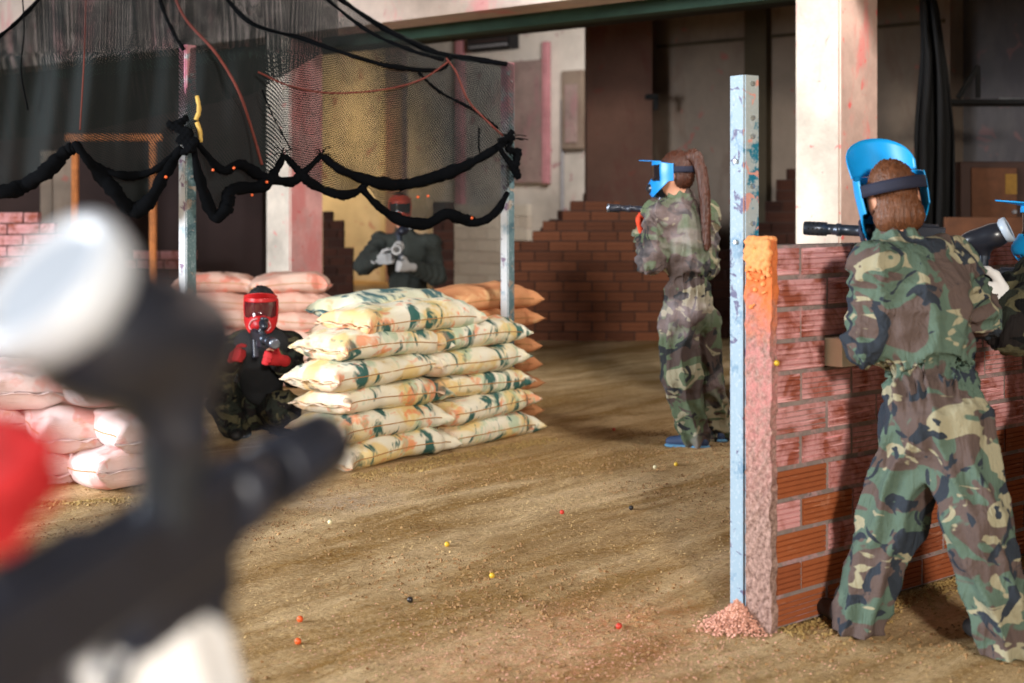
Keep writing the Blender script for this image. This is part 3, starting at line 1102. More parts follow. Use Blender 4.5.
    add_lathe(bm, [(-0.030 * q_, 0.030 * q_), (-0.012 * q_, 0.047 * q_), (0.004 * q_, 0.0485 * q_), (0.010 * q_, 0.046 * q_), (0.011 * q_, 0.038 * q_), (0.006 * q_, 0.036 * q_)], 36, lm)
    ld = bm_obj('lid', bm, MAT[lid_rim], ho, smooth=True)
    bm = bmesh.new()
    add_lathe(bm, [(0.004 * q_, 0.0365 * q_), (0.0085 * q_, 0.033 * q_), (0.0095 * q_, 0.002 * q_)], 36, lm)
    bm_obj('lid_panel', bm, MAT[lid], ho)
    if tank:
        bm = bmesh.new()
        m = Matrix.Translation((0, -0.105, -0.125)) @ Matrix.Rotation(math.radians(8), 4, 'X') @ Matrix.Rotation(math.pi, 4, 'Z')
        add_lathe(bm, [(0, 0.012), (0.025, 0.014), (0.035, 0.030), (0.06, 0.037), (0.17, 0.037), (0.20, 0.028), (0.212, 0.008)], 24, m)
        bm_obj('air_tank', bm, MAT[body], root, smooth=True)
        vs, fs = tube_mesh(spline([(0, -0.088, -0.118), (0, -0.055, -0.13), (0, 0.03, -0.09), (0, 0.055, -0.05)], 14), 0.006, 8)
        link('hose', mesh_data('hose', vs, fs, MAT[body]), root)
    return root


def bm_obj_lathe_hopper(root, hm, hs, mat, ln=1.0):
    """egg shaped ball hopper: pointed nose to the front, high open rear that the lid closes"""
    pr = [('e', (0, 0.0, 0.045 * hs), (0.047 * hs, 0.085 * hs * ln, 0.042 * hs), None),
          ('e', (0, -0.05 * hs, 0.050 * hs), (0.048 * hs, 0.050 * hs, 0.045 * hs), None),
          ('c', (0, 0, 0.02 * hs), (0, 0, -0.015), 0.030 * hs, 0.019)]
    v, f = sdf_mesh(pr, 0.005 * hs, 0.025 * hs)
    return link('hopper', mesh_data('hopper', v, f, mat), root, matrix=hm)


# ------------------------------------------------------------------ people
def person(label, J, mats, head_fwd, head_up=(0, 0, 1), build=1.0, vox=0.009, loose=1.0, female=False, group=None, sleeve_end=1.0,
           pants_r=(0.115, 0.098, 0.082), arm_r=(0.078, 0.068, 0.056), fold=1.0, shoes='shoe_black', sole=None, torso_r=(0.155, 0.150, 0.165), flat_axis=None,
           gathers=0.0, shoe_dir=None, head_scale=1.0, suit_name='coverall', shoe_shift=0.0):
    """J: joints (pelvis, waist, chest, neck, head, and l_/r_ shoulder, elbow, wrist, hip, knee, ankle)"""
    J = {k: np.array(v, float) for k, v in J.items()}
    base = np.array([J['pelvis'][0], J['pelvis'][1], 0.0])
    fl = np.array(flat_axis if flat_axis is not None else (0, 1, 0), float)
    hc = J['head']; hR = frame(head_fwd, head_up)
    hs = head_scale
    T = lambda x, y, z: hc + hR @ (np.array([x, y, z]) * hs)
    pr = [('c', J['pelvis'], J['waist'], 0.110 * build, 0.078 * build, (fl, 1.3)),
          ('c', J['waist'], J['chest'], 0.078 * build, 0.120 * build, (fl, 1.3)),
          ('c', J['chest'], J['neck'], 0.120 * build, 0.06 * build, (fl, 1.2)),
          ('c', J['neck'], T(0, -0.015, -0.06), 0.055, 0.052),
          ('e', T(0, -0.012, 0.02), (0.076 * hs, 0.095 * hs, 0.100 * hs), hR),
          ('e', T(0, 0.025, -0.045), (0.058 * hs, 0.070 * hs, 0.072 * hs), hR),
          ('e', T(0, 0.098, -0.02), (0.014, 0.018, 0.024), hR),
          ('e', T(0.078, -0.01, -0.015), (0.012, 0.022, 0.032), hR),
          ('e', T(-0.078, -0.01, -0.015), (0.012, 0.022, 0.032), hR)]
    for s in ('l_', 'r_'):
        pr += [('c', J['chest'] + (J[s + 'shoulder'] - J['chest']) * 0.3, J[s + 'shoulder'], 0.085 * build, 0.055 * build),
               ('c', J[s + 'shoulder'], J[s + 'elbow'], 0.050 * build, 0.040 * build),
               ('c', J[s + 'elbow'], J[s + 'wrist'], 0.038 * build, 0.027),
               ('c', J['pelvis'], J[s + 'hip'], 0.1 * build, 0.085 * build),
               ('c', J[s + 'hip'], J[s + 'knee'], 0.078 * build, 0.055 * build),
               ('c', J[s + 'knee'], J[s + 'ankle'] * [1, 1, 0] + Zv * max(0.10, J[s + 'ankle'][2]), 0.052 * build, 0.036 * build)]
        w, e = J[s + 'wrist'], J[s + 'elbow']
        d = (w - e) / np.linalg.norm(w - e)
        pr.append(('c', w, w + d * 0.06, 0.026, 0.022))
        sd = np.array(shoe_dir[s] if shoe_dir else head_fwd, float); sd[2] = 0; sd /= np.linalg.norm(sd)
        an = J[s + 'ankle']
        pr.append(('c', np.array([an[0], an[1], 0.062]) + sd * (shoe_shift - 0.02), np.array([an[0], an[1], 0.050]) + sd * (shoe_shift + 0.09), 0.030, 0.024))
    bv, bf = sdf_mesh(pr, 0.012, 0.03)
    body = link('person', mesh_data('person', bv - base, bf, MAT['skin']), loc=tuple(base))
    tag(body, label, 'person', group)
    # one-piece suit over the body
    q = loose
    tr = torso_r
    sp = [('c', J['pelvis'], J['waist'], tr[0] * q, tr[1] * q, (fl, 1.25)),
          ('c', J['waist'], J['chest'], tr[1] * q, tr[2] * q, (fl, 1.22)),
          ('c', J['chest'], J['neck'], tr[2] * 0.95 * q, 0.085, (fl, 1.15))]
    segs = [(J['pelvis'], J['waist'], tr[0], 0.004 * fold, 14, 0.006 * fold, 2, 1.0),
            (J['waist'], J['chest'], tr[1], 0.007 * fold, 7, 0.009 * fold, 3, 2.0),
            (J['chest'], J['neck'], tr[2] * 0.8, 0.005 * fold, 6, 0.003 * fold, 2, 3.0)]
    for i, s in enumerate(('l_', 'r_')):
        sh, el, wr, hp, kn, an = (J[s + k] for k in ('shoulder', 'elbow', 'wrist', 'hip', 'knee', 'ankle'))
        wr2 = el + (wr - el) * sleeve_end
        sp += [('c', J['chest'] + (sh - J['chest']) * 0.3 + (J['neck'] - J['chest']) * 0.15, sh, tr[2] * 0.62 * q, arm_r[0] * 1.05 * q),
               ('c', sh, el, arm_r[0] * q, arm_r[1] * q), ('c', el, wr2, arm_r[1] * q, arm_r[2] * q),
               ('c', J['pelvis'], hp, tr[0] * 0.9 * q, pants_r[0] * 1.02 * q),
               ('c', hp, kn, pants_r[0] * q, pants_r[1] * q), ('c', kn, an, pants_r[1] * q, pants_r[2] * q)]
        segs += [(sh, el, arm_r[0], 0.004 * fold, 6, 0.009 * fold, 4, 4.0 + i), (el, wr2, arm_r[1], 0.003 * fold, 6, 0.008 * fold, 5, 6.0 + i),
                 (hp, kn, pants_r[0], 0.009 * fold, 7, 0.003 * fold, 2.2, 8.3 + i), (kn, an, pants_r[1], 0.007 * fold, 6, 0.005 * fold, 3.5, 10.1 + i)]
    cv, cf = sdf_mesh(sp, vox, 0.035, 3)
    cv = folds(cv, cf, segs)
    if gathers > 0:
        wn = normals_of(cv, cf)
        ax = J['chest'] - J['pelvis']; ax /= np.linalg.norm(ax)
        hgt = (cv - J['waist']) @ ax
        rel = cv - J['waist'] - hgt[:, None] * ax
        dist = np.linalg.norm(rel, axis=1)
        phi = np.arctan2(rel @ np.cross(ax, [0, 1, 0]), rel @ np.array([0, 1.0, 0]))
        g = np.exp(-(hgt / 0.030) ** 2) * (dist < tr[0] * 1.35)
        g2 = np.exp(-((hgt + 0.05) / 0.06) ** 2) * (dist < tr[0] * 1.4)
        cv = cv + wn * (-0.026 * g + gathers * g * ridge(phi * 22 + np.sin(phi * 7)) + 0.9 * gathers * g2 * ridge(phi * 11 + np.sin(phi * 5)) * (hgt < 0.03))[:, None]
    cv[:, 2] = np.maximum(cv[:, 2], 0.012)
    link(suit_name, mesh_data(suit_name, cv - base, cf, mats), body)
    for s in ('l_', 'r_'):
        sd = np.array(shoe_dir[s] if shoe_dir else head_fwd, float); sd[2] = 0; sd /= np.linalg.norm(sd)
        side = np.cross(sd, Zv)
        a = np.array([J[s + 'ankle'][0], J[s + 'ankle'][1], 0.0]) + sd * shoe_shift
        k = 0.92 if female else 1.0
        v, f = sdf_mesh([('c', a - sd * 0.05 * k + Zv * 0.050, a + sd * 0.02 * k + Zv * 0.062, 0.045 * k, 0.046 * k), ('c', a + sd * 0.02 * k + Zv * 0.05, a + sd * 0.14 * k + Zv * 0.040, 0.044 * k, 0.034 * k, (Zv, 1.15)),
                         ('c', a + Zv * 0.06, a + Zv * 0.11, 0.045 * k, 0.045 * k)], 0.008, 0.02)
        v[:, 2] = np.maximum(v[:, 2], 0.012)
        sh = link('shoe', mesh_data('shoe', v - base, f, MAT[shoes]), body)
        if sole:
            v, f = sdf_mesh([('c', a - sd * 0.05 * k + Zv * 0.018, a + sd * 0.14 * k + Zv * 0.018, 0.050 * k, 0.042 * k, (Zv, 3.0))], 0.007, 0.01)
            v[:, 2] = np.maximum(v[:, 2], 0.004)
            link('sole', mesh_data('sole', v - base, f, MAT[sole]), sh)
    return body, base, T, hR


def add_glove(body, base, mat, wrist, direction, thumb, curl=0.8, size=1.0, vox=0.005):
    v, f = sdf_mesh(glove_prims(wrist, direction, thumb, curl, size), vox, 0.008, 1)
    return link('glove', mesh_data('glove', v - base, f, MAT[mat]), body)


def hair_cap(body, base, T, hR, mat, low=-0.05, back=0.012, extra=(), vox=0.006, hs=1.0):
    pr = [('e', T(0, -0.022, 0.028), (0.084 * hs, 0.098 * hs, 0.104 * hs), hR), ('e', T(0, -0.05, low), (0.072 * hs, 0.058 * hs, 0.06 * hs), hR)]
    pr += list(extra)
    v, f = sdf_mesh(pr, vox, 0.025, 1)
    n = normals_of(v, f)
    th = np.arctan2((v - T(0, 0, 0)) @ hR[:, 0], -(v - T(0, 0, 0)) @ hR[:, 1])
    v = v + n * (0.0035 * ridge(th * 26 + 3 * np.sin(v[:, 2] * 40)) + 0.002 * np.sin(th * 61 + v[:, 2] * 90))[:, None]
    # keep the face free: nothing in front of the brow
    loc = (v - T(0, 0, 0)) @ hR
    fc = loc[f].mean(1)
    f = f[~((fc[:, 1] > 0.055) & (fc[:, 2] < 0.07))]
    return link('hair', mesh_data('hair', v - base, f, MAT[mat]), body)


near_wall()


# ------------------------------------------------------------------ posts
def square_post(name, label, cat, corner, side, top, m_left, m_right, bolts=(), lean=(0, 0), group=None, U=U, V=V):
    root = empty(name, tuple(corner))
    tag(root, label, cat, group)
    bm = bmesh.new()
    oriented_box(bm, (0, 0, 0), side, side, -0.02, top, U, V)
    for v in bm.verts:
        if v.co.z > 0.5: v.co.x += lean[0]; v.co.y += lean[1]
    bmesh.ops.recalc_face_normals(bm, faces=bm.faces)
    bmesh.ops.bevel(bm, geom=[e for e in bm.edges if abs(e.verts[0].co.z - e.verts[1].co.z) > 1], offset=0.006, segments=2, affect='EDGES')
    me = bpy.data.meshes.new('tube'); bm.to_mesh(me); bm.free()
    me.materials.append(m_left); me.materials.append(m_right)
    for p in me.polygons:
        p.material_index = 0 if p.normal.dot(Vector(-V)) > 0.6 or p.normal.z > 0.7 else 1
    link('tube', me, root)
    for (face, z) in bolts:
        n = -V if face == 'l' else -U
        c = (U if face == 'l' else V) * side * 0.5 + n * 0.001 + np.array([lean[0], lean[1], 0]) * z / top
        bm = bmesh.new()
        a = Vector((c[0], c[1], z))
        add_rod(bm, a, a + Vector(n) * 0.008, 0.009, 0.007, 8)
        bm_obj('bolt', bm, MAT['bolt'], root)
    return root


pb = np.array([0.825, 4.46, 0]) + np.array([-0.65, 0.76, 0]) * 0.124
square_post('steel_post', 'pale blue chipped square steel post at the end of the near brick wall', 'post', pb, 0.070, 1.757, MAT['post_blue'], MAT['post_face'],
            [('r', 1.73), ('r', 1.62), ('l', 1.48), ('r', 1.56), ('r', 1.40), ('l', 1.22), ('r', 1.28)], U=np.array([-0.585, 0.811, 0]), V=np.array([0.811, 0.585, 0]))
p1 = np.array([(186 - CX) / F * 7.65, 7.65, 0]); p2 = np.array([(508 - CX) / F * 8.6, 8.6, 0])
square_post('net_pole', 'square net pole with a pinkish worn top beside the crouching red-masked player', 'pole', p1, 0.070, 2.21, MAT['pole_lit'], MAT['pole_shaded'], [('r', 2.05), ('r', 1.5)],
            group='poles that carry the netting')
square_post('net_pole', 'bluish square net pole rising behind the cream and green sandbag stack', 'pole', p2, 0.064, 2.213, MAT['pole_lit'], MAT['pole_shaded'], [('r', 2.1), ('r', 1.35)],
            group='poles that carry the netting')


# ------------------------------------------------------------------ sandbags
BAGS = {}


def bag_data(mat, var, L, W, T):
    key = (mat, var, L, W, T)
    if key in BAGS: return BAGS[key]
    rr = np.random.default_rng(100 + var)
    nu, nv = 46, 36
    us = np.linspace(-1, 1, nu); us = np.sign(us) * np.abs(us) ** 0.8
    th = np.linspace(0, 2 * np.pi, nv, endpoint=False)
    A, B = np.meshgrid(us, th, indexing='ij')
    prof = (1 - np.abs(A) ** 8.0) ** 0.55
    ear = 0.92 - 0.10 * np.exp(-((np.abs(A) - 0.80) / 0.13) ** 2) + 0.10 * np.clip((np.abs(A) - 0.9) / 0.1, 0, 1)
    c, s_ = np.cos(B), np.sin(B)
    ex = 0.62
    yy = np.sign(c) * np.abs(c) ** ex * W / 2 * ear
    zz = np.sign(s_) * np.abs(s_) ** (ex + 0.15) * (T / 2 * prof + 0.0045)
    xx = A * L / 2 * (1 - 0.05 * (np.abs(c) < 0.5) * np.clip((np.abs(A) - 0.85) / 0.15, 0, 1))
    o1, o2, o3 = rr.uniform(0, 50, 3)
    lump = vnoise(xx * 7 + o1, yy * 8 + o2 + zz * 5, 20 + var) * 0.5 + vnoise(xx * 15 + o3, yy * 14 + o1 + zz * 9, 30 + var) * 0.28
    endw = np.clip((np.abs(A) - 0.5) / 0.5, 0, 1)
    crease = ridge(yy * 52 + 2.5 * np.sin(xx * 9 + o1) + o2) * endw * 0.010
    waist = ridge(xx * 11 + 1.2 * np.sin(yy * 9 + o3) + o1) * 0.005
    dz = (0.030 * lump) * prof * T / 0.15 + (crease + waist) * prof
    zz = zz + np.sign(s_) * np.abs(s_) * dz * np.where(s_ > 0, 1, 0.35)
    yy = yy + c * (0.028 * lump + 0.5 * crease) * (0.3 + 0.7 * prof)
    sag = rr.uniform(-0.018, 0.018) * (A ** 2 - 0.3) - 0.020 * np.abs(A) ** 3 + rr.uniform(-0.012, 0.012) * A
    zz = zz + sag + 0.010 * np.sin(A * 2.1 + o1) * np.sin(c * 1.2 + o2)
    vs = np.stack([xx.ravel(), yy.ravel(), zz.ravel()], 1)
    fs = []
    for i in range(nu - 1):
        for j in range(nv):
            fs.append((i * nv + j, (i + 1) * nv + j, (i + 1) * nv + (j + 1) % nv, i * nv + (j + 1) % nv))
    fs.append(tuple(range(nv))); fs.append(tuple((nu - 1) * nv + j for j in range(nv - 1, -1, -1)))
    me = mesh_data('sandbag', vs, fs, MAT[mat])
    # flat sewn hems at both ends and the thread that closes the side
    grid = vs.reshape(nu, nv, 3)
    hems = []
    for e, sx in ((0, -1), (nu - 1, 1)):
        edge = np.stack([np.full(15, sx * L / 2 - sx * 0.004), np.linspace(-1, 1, 15) * np.abs(grid[e, :, 1]).max() * 0.98, np.full(15, grid[e, :, 2].mean())], 1)
        edge[:, 2] += 0.006 * np.sin(np.arange(15) * 1.3 + o1)
        out = edge.copy(); out[:, 0] += sx * (0.016 + 0.006 * np.sin(np.arange(15) * 2.1 + o2)); out[:, 2] += 0.006 * np.sin(np.arange(15) * 1.9 + o3) - 0.004
        v2 = np.concatenate([edge + [0, 0, 0.003], out + [0, 0, 0.002], out - [0, 0, 0.002], edge - [0, 0, 0.003]])
        f2 = []
        for q in range(4):
            for i in range(14):
                a, b = q * 15 + i, ((q + 1) % 4) * 15 + i
                f2.append((a, a + 1, b + 1, b))
        hems.append(mesh_data('hem', v2, f2, MAT[mat]))
    j0 = 0 if var % 2 else nv // 2
    line = grid[3:-3:2, nv // 2, :].copy(); line[:, 1] -= 0.001
    line2 = grid[3:-3:2, 0, :].copy(); line2[:, 1] += 0.001
    sv, sf = tube_mesh(line, 0.0028, 4)
    sv2, sf2 = tube_mesh(line2, 0.0028, 4)
    seam = [mesh_data('seam', sv, sf, MAT['thread']), mesh_data('seam', sv2, sf2, MAT['thread'])]
    BAGS[key] = (me, hems, seam)
    return BAGS[key]


def sandbag(label, c, ang, mat, var, L=0.76, W=0.46, T=0.15, group=None, tilt=(0, 0), roll_hem=True):
    me, hems, seam = bag_data(mat, var, L, W, T)
    o = link('sandbag', me, loc=tuple(c))
    o.rotation_euler = (tilt[0], tilt[1], ang)
    tag(o, label, 'sandbag', group)
    for h in hems: link('hem', h, o)
    for q in seam: link('seam', q, o)
    return o


def sandbags():
    angV = math.atan2(V[1], V[0])
    c0 = G(347, 474)
    ordn = ['lowest', 'second', 'third', 'fourth', 'fifth', 'sixth']
    lay = ['lowest row', 'second row up', 'third row up', 'fourth row up', 'fifth row up']
    grp = 'cream and green sandbags of the near stack'
    sp = 0.137
    for k in range(5):
        j = random.uniform(-0.03, 0.03)
        off = (0.0, -0.05, 0.03, -0.04, 0.02)[k]
        for i, s in enumerate((0.38 + off + (0.06 if k < 2 else 0.0), 1.13 + off * 0.6 - 0.02 * k + (0.07 if k < 2 else 0))):
            c = c0 + V * s + U * (0.23 + random.uniform(-0.02, 0.02)) + Zv * (0.076 + k * sp)
            side = ('left-hand', 'right-hand')[i]
            extra = ('at the orange tinged left end', 'at the right end')[i]
            sandbag(f'cream sandbag {extra}, {lay[k]} of the near stack', c, angV + random.uniform(-0.05, 0.05) + (math.pi if (k + i) % 3 == 7 else 0), 'bag_cream', k * 2 + i,
                    L=0.78, group=grp, tilt=(random.uniform(-0.03, 0.03), random.uniform(-0.02, 0.02)))
    sandbag('cream yellow sandbag lying slanted on top of the near stack', c0 + V * 0.62 + U * 0.22 + Zv * (0.076 + 5 * sp - 0.02), angV - 0.05, 'bag_cream', 21, L=0.86, W=0.44, T=0.15, group=grp, tilt=(0.02, 0.02))
    # the row behind it
    grp = 'sandbags of the row behind the near stack'
    for k in range(6):
        for i, s in enumerate((0.98, 1.76)):
            c = c0 + V * (s + random.uniform(-0.03, 0.03)) + U * 0.74 + Zv * (0.076 + k * 0.138)
            if k == 5: lb = ('teal streaked sandbag on top of the row behind the near stack', 'orange stained sandbag at the pole on top of the rear row')[i]
            elif i == 0: lb = f'cream sandbag wedged behind the near stack, {ordn[k]} of its column'
            else: lb = ['orange stained sandbag at the right end of the rear row, lowest'] + [f'orange stained sandbag at the right end of the rear row, {ordn[q]} from the ground' for q in range(1, 5)]
            if isinstance(lb, list): lb = lb[k]
            sandbag(lb, c, angV + random.uniform(-0.04, 0.04), ('bag_teal' if k == 5 else 'bag_cream') if i == 0 else 'bag_orange', 30 + (k + i) % 3, L=0.80, T=0.15, group=grp)
    # pinkish white pile on the left behind the foreground marker
    grp = 'pinkish white sandbags of the pile on the left'
    T = 0.19
    def at(px, d, z): return np.array([(px - CX) / F * d, d, z])
    rows = [(0.095, ((-60, 7.1), (22, 7.05), (104, 6.95))), (0.275, ((-30, 7.15), (60, 7.1), (130, 7.0))), (0.455, ((-62, 7.2), (22, 7.15), (90, 7.1)))]
    nm = ('floor row', 'middle row', 'top row'); pos = ('first from the left', 'middle one', 'third from the left')
    for r, (z, cs) in enumerate(rows):
        for i, (px, d) in enumerate(cs):
            sandbag(f'pinkish white sandbag end-on in the {nm[r]} of the left pile, {pos[i]}', at(px, d, z), math.radians(-58 + random.uniform(-9, 9)), 'bag_pink', 40 + (r * 3 + i) % 5, L=0.74, W=0.42, T=T,
                    group=grp, tilt=(random.uniform(-0.05, 0.05), random.uniform(-0.05, 0.05)))
    for k, z in enumerate((0.095, 0.275, 0.455)):
        sandbag(f'pinkish sandbag with its pointed end by the net pole, {("lowest", "middle", "top")[k]} of three', at(128, 7.75, z), math.radians(4), 'bag_pink', 46 + k % 2, L=0.78, W=0.44, T=0.185, group=grp)
    # rosy bags behind the crouching player
    grp = 'rosy sandbags stacked behind the crouching player'
    for k in range(6):
        for i, px in enumerate((216, 290)):
            d = 10.75 - 0.1 * i
            lb = f'rosy sandbag behind the crouching player, {("lowest", "second", "third", "fourth", "fifth", "topmost")[k]} of six, {("left", "right")[i]}-hand column'
            sandbag(lb, at(px + random.uniform(-3, 3), d, 0.072 + k * 0.139), math.radians(8 - 4 * i), 'bag_rose', 50 + (k + i) % 3, L=0.60, W=0.42, T=0.145, group=grp)


sandbags()


# ------------------------------------------------------------------ players
grp_p = None
# leaning player at the near wall
J = dict(pelvis=P(934, 418, 4.30), waist=P(930, 370, 4.33), chest=P(914, 300, 4.38), neck=P(897, 246, 4.42), head=P(892, 196, 4.45),
         l_shoulder=P(877, 268, 4.33), l_elbow=P(870, 342, 4.33), l_wrist=P(878, 290, 4.55), r_shoulder=P(952, 268, 4.47), r_elbow=P(978, 318, 4.60), r_wrist=P(930, 272, 4.72),
         l_hip=P(918, 430, 4.33), l_knee=P(891, 520, 4.40), l_ankle=P(856, 629, 4.42), r_hip=P(952, 424, 4.28), r_knee=P(977, 520, 4.20), r_ankle=P(1006, 653, 4.20))
b, base, T, hR = person('player in green woodland camouflage coverall and azure mask leaning on the brick wall', J, MAT['camo'], (0.02, 0.98, -0.10), (-0.17, 0.12, 1), head_scale=0.9, vox=0.0085, fold=1.8, gathers=0.014,
                        pants_r=(0.108, 0.100, 0.072), arm_r=(0.082, 0.074, 0.060), torso_r=(0.138, 0.146, 0.178), flat_axis=(-0.25, 0.97, 0), shoes='shoe_black',
                        shoe_dir={'l_': (-0.25, 0.9, 0), 'r_': (-0.2, 0.95, 0)}, shoe_shift=0.045)
hair_cap(b, base, T, hR, 'hair', low=-0.075, hs=0.86, extra=[('e', T(sx * 0.045, -0.035, -0.075), (0.036, 0.045, 0.05), hR) for sx in (-1, 1)])
mask_on(b, base, T(0, 0, 0), hR[:, 1], hR[:, 2], MAT['mask_azure'], visor_tilt=1.3, visor_len=0.105, tie=True, scale=1.1)
cp = [('c', P(876, 262, 4.29), P(946, 250, 4.38), 0.024, 0.024), ('c', P(884, 270, 4.27), P(938, 258, 4.33), 0.018, 0.018), ('c', P(880, 256, 4.33), P(942, 246, 4.42), 0.034, 0.036), ('c', P(888, 262, 4.28), P(938, 250, 4.36), 0.030, 0.026), ('c', P(876, 258, 4.36), P(870, 250, 4.50), 0.03, 0.028), ('c', P(942, 244, 4.44), P(930, 240, 4.54), 0.03, 0.028)]
v, f = sdf_mesh(cp, 0.007, 0.03)
link('collar', mesh_data('collar', v - base, f, MAT['camo']), b)
add_glove(b, base, 'glove_grey', P(880, 284, 4.56), (-0.35, 0.3, 0.6), (0.3, 0.8, 0.2), 0.9)
add_glove(b, base, 'glove_grey', P(928, 268, 4.74), (-0.7, 0.1, 0.3), (0, 0.2, 1), 1.1)
aim = np.array([-0.93, 0.36, 0.045]); aim /= np.linalg.norm(aim)
tipp = P(804, 228, 4.62)
marker('black paintball marker with a ribbed barrel held above the near brick wall', tipp - aim * 0.32, aim, barrel='gun_metal', tank=False, barrel_len=0.22, hop_y=0.07, hop_scale=0.8, lid='hopper', lid_rim='hopper')

# ponytail player
J = dict(pelvis=P(688, 312, 7.86), waist=P(688, 278, 7.86), chest=P(684, 232, 7.87), neck=P(681, 200, 7.88), head=P(674, 174, 7.88),
         l_shoulder=P(657, 214, 7.80), l_elbow=P(651, 262, 7.80), l_wrist=P(643, 232, 8.0), r_shoulder=P(706, 216, 7.95), r_elbow=P(706, 268, 8.05), r_wrist=P(672, 232, 8.1),
         l_hip=P(678, 322, 7.84), l_knee=P(682, 376, 7.80), l_ankle=P(694, 434, 7.83), r_hip=P(699, 322, 7.92), r_knee=P(704, 378, 8.0), r_ankle=P(715, 430, 8.08))
b, base, T, hR = person('player with long ponytail, blue mask and dusty camouflage coverall, back turned', J, MAT['camo_muted'], (-0.86, 0.50, -0.02), vox=0.009, fold=1.8, female=True, gathers=0.006, build=0.9,
                        pants_r=(0.105, 0.108, 0.088), arm_r=(0.076, 0.070, 0.056), torso_r=(0.135, 0.125, 0.155), flat_axis=(-0.2, 0.97, 0), shoes='shoe_blue', sole='sole',
                        shoe_dir={'l_': (-0.85, 0.3, 0), 'r_': (-0.5, 0.8, 0)})
pt = [('c', T(0, -0.09, 0.075), T(0, -0.15, 0.07), 0.020, 0.026)]
h = hair_cap(b, base, T, hR, 'hair_dark', low=-0.03)
path = spline([T(0, -0.095, 0.085), P(696, 157, 7.82), P(703, 180, 7.78), P(706, 210, 7.75), P(707, 248, 7.75)], 24)
tp = [('c', path[i], path[i + 1], 0.036 - 0.022 * (i / len(path)) ** 1.4, 0.036 - 0.022 * ((i + 1) / len(path)) ** 1.4) for i in range(len(path) - 1)]
for q in range(7):
    dx, dy = random.uniform(-0.03, 0.03), random.uniform(-0.02, 0.01)
    tp.append(('c', path[10] + [dx * 0.4, dy, 0], path[-1] + [dx, dy, random.uniform(-0.04, 0.05)], 0.009, 0.004))
v, f = sdf_mesh(tp, 0.006, 0.012, 1)
v += normals_of(v, f) * (0.0035 * ridge(np.arctan2(v[:, 1] - 7.76, v[:, 0] - 1.05) * 9 + v[:, 2] * 6 + v[:, 0] * 180))[:, None]
link('ponytail', mesh_data('ponytail', v - base, f, MAT['hair_dark']), b)
mask_on(b, base, T(0, 0, 0), hR[:, 1], hR[:, 2], MAT['mask_blue'], visor_tilt=-0.05, visor_len=0.085)
v, f = sdf_mesh([('c', P(666, 203, 7.82), P(697, 203, 7.9), 0.030, 0.030), ('c', P(664, 203, 7.85), P(664, 205, 7.98), 0.028, 0.026)], 0.008, 0.02)
link('collar', mesh_data('collar', v - base, f, MAT['camo_muted']), b)
add_glove(b, base, 'glove_orange', P(643, 234, 7.97), (-0.25, -0.15, 0.8), (0.1, 0.9, 0.2), 0.9, 1.05)
add_glove(b, base, 'glove_orange', P(670, 230, 8.08), (-0.7, -0.1, 0.25), (0, 0.1, 1), 1.1, 1.0)
aim = np.array([-1.0, 0.12, 0.035]); aim /= np.linalg.norm(aim)
tipp = P(607, 208, 7.95)
marker('small distant marker with grey muzzle aimed by the ponytail player', tipp - aim * 0.335, aim, barrel='gun_black', tip='gun_steel', barrel_len=0.235, tank=False, hop_scale=0.95)

# crouching player in red mask
J = dict(pelvis=P(252, 405, 8.40), waist=P(256, 385, 8.36), chest=P(263, 353, 8.28), neck=P(262, 332, 8.22), head=P(261, 309, 8.12),
         l_shoulder=P(288, 345, 8.25), l_elbow=P(294, 375, 8.10), l_wrist=P(274, 356, 7.90), r_shoulder=P(238, 345, 8.28), r_elbow=P(226, 366, 8.10), r_wrist=P(236, 354, 7.92),
         l_hip=P(270, 410, 8.38), l_knee=P(284, 408, 7.98), l_ankle=P(284, 432, 8.38), r_hip=P(236, 408, 8.40), r_knee=P(216, 390, 8.02), r_ankle=P(238, 434, 8.20))
b, base, T, hR = person('crouching player in dark clothes with a red mask beside the sandbags', J, MAT['camo_dark'], (0.12, -1, -0.05), vox=0.010, fold=1.0, build=0.92,
                        pants_r=(0.112, 0.096, 0.075), arm_r=(0.078, 0.068, 0.056), torso_r=(0.150, 0.150, 0.162), flat_axis=(0.1, 1, 0), shoes='shoe_black', sleeve_end=0.95)
hair_cap(b, base, T, hR, 'hair_black', low=-0.05)
mask_on(b, base, T(0, 0, 0), hR[:, 1], hR[:, 2], MAT['mask_red'], visor_tilt=0.75, visor_len=0.03, trim=MAT['mask_trim'], lens_mat='lens_red')
v, f = sdf_mesh([('c', P(257, 360, 8.14), P(262, 385, 8.22), 0.135, 0.120, ((0, 1, 0), 1.6)), ('c', P(248, 344, 8.14), P(274, 344, 8.14), 0.085, 0.085, ((0, 1, 0), 1.3))], 0.012, 0.04)
link('vest', mesh_data('vest', v - base, f, MAT['black_cloth']), b)
add_glove(b, base, 'glove_red', P(280, 360, 7.86), (-0.72, -0.55, 0.22), (0.1, -0.1, 1), 1.0, 0.95)
add_glove(b, base, 'glove_red', P(232, 357, 7.90), (0.35, -0.85, 0.25), (0.3, 0, 1), 1.1, 0.9)
aim = np.array([0.42, -0.90, -0.04]); aim /= np.linalg.norm(aim)
marker('dark marker pointed towards the viewer by the crouching red-masked player', P(275, 344, 7.48) - aim * 0.33, aim, barrel='gun_metal', tip='gun_steel', tank=False, hop_scale=0.5, lid='hopper', lid_rim='hopper', barrel_len=0.23, hop_roll=-0.4, hop_x=-0.01, hop_z=0.045, foregrip=False, barrel_w=1.7)

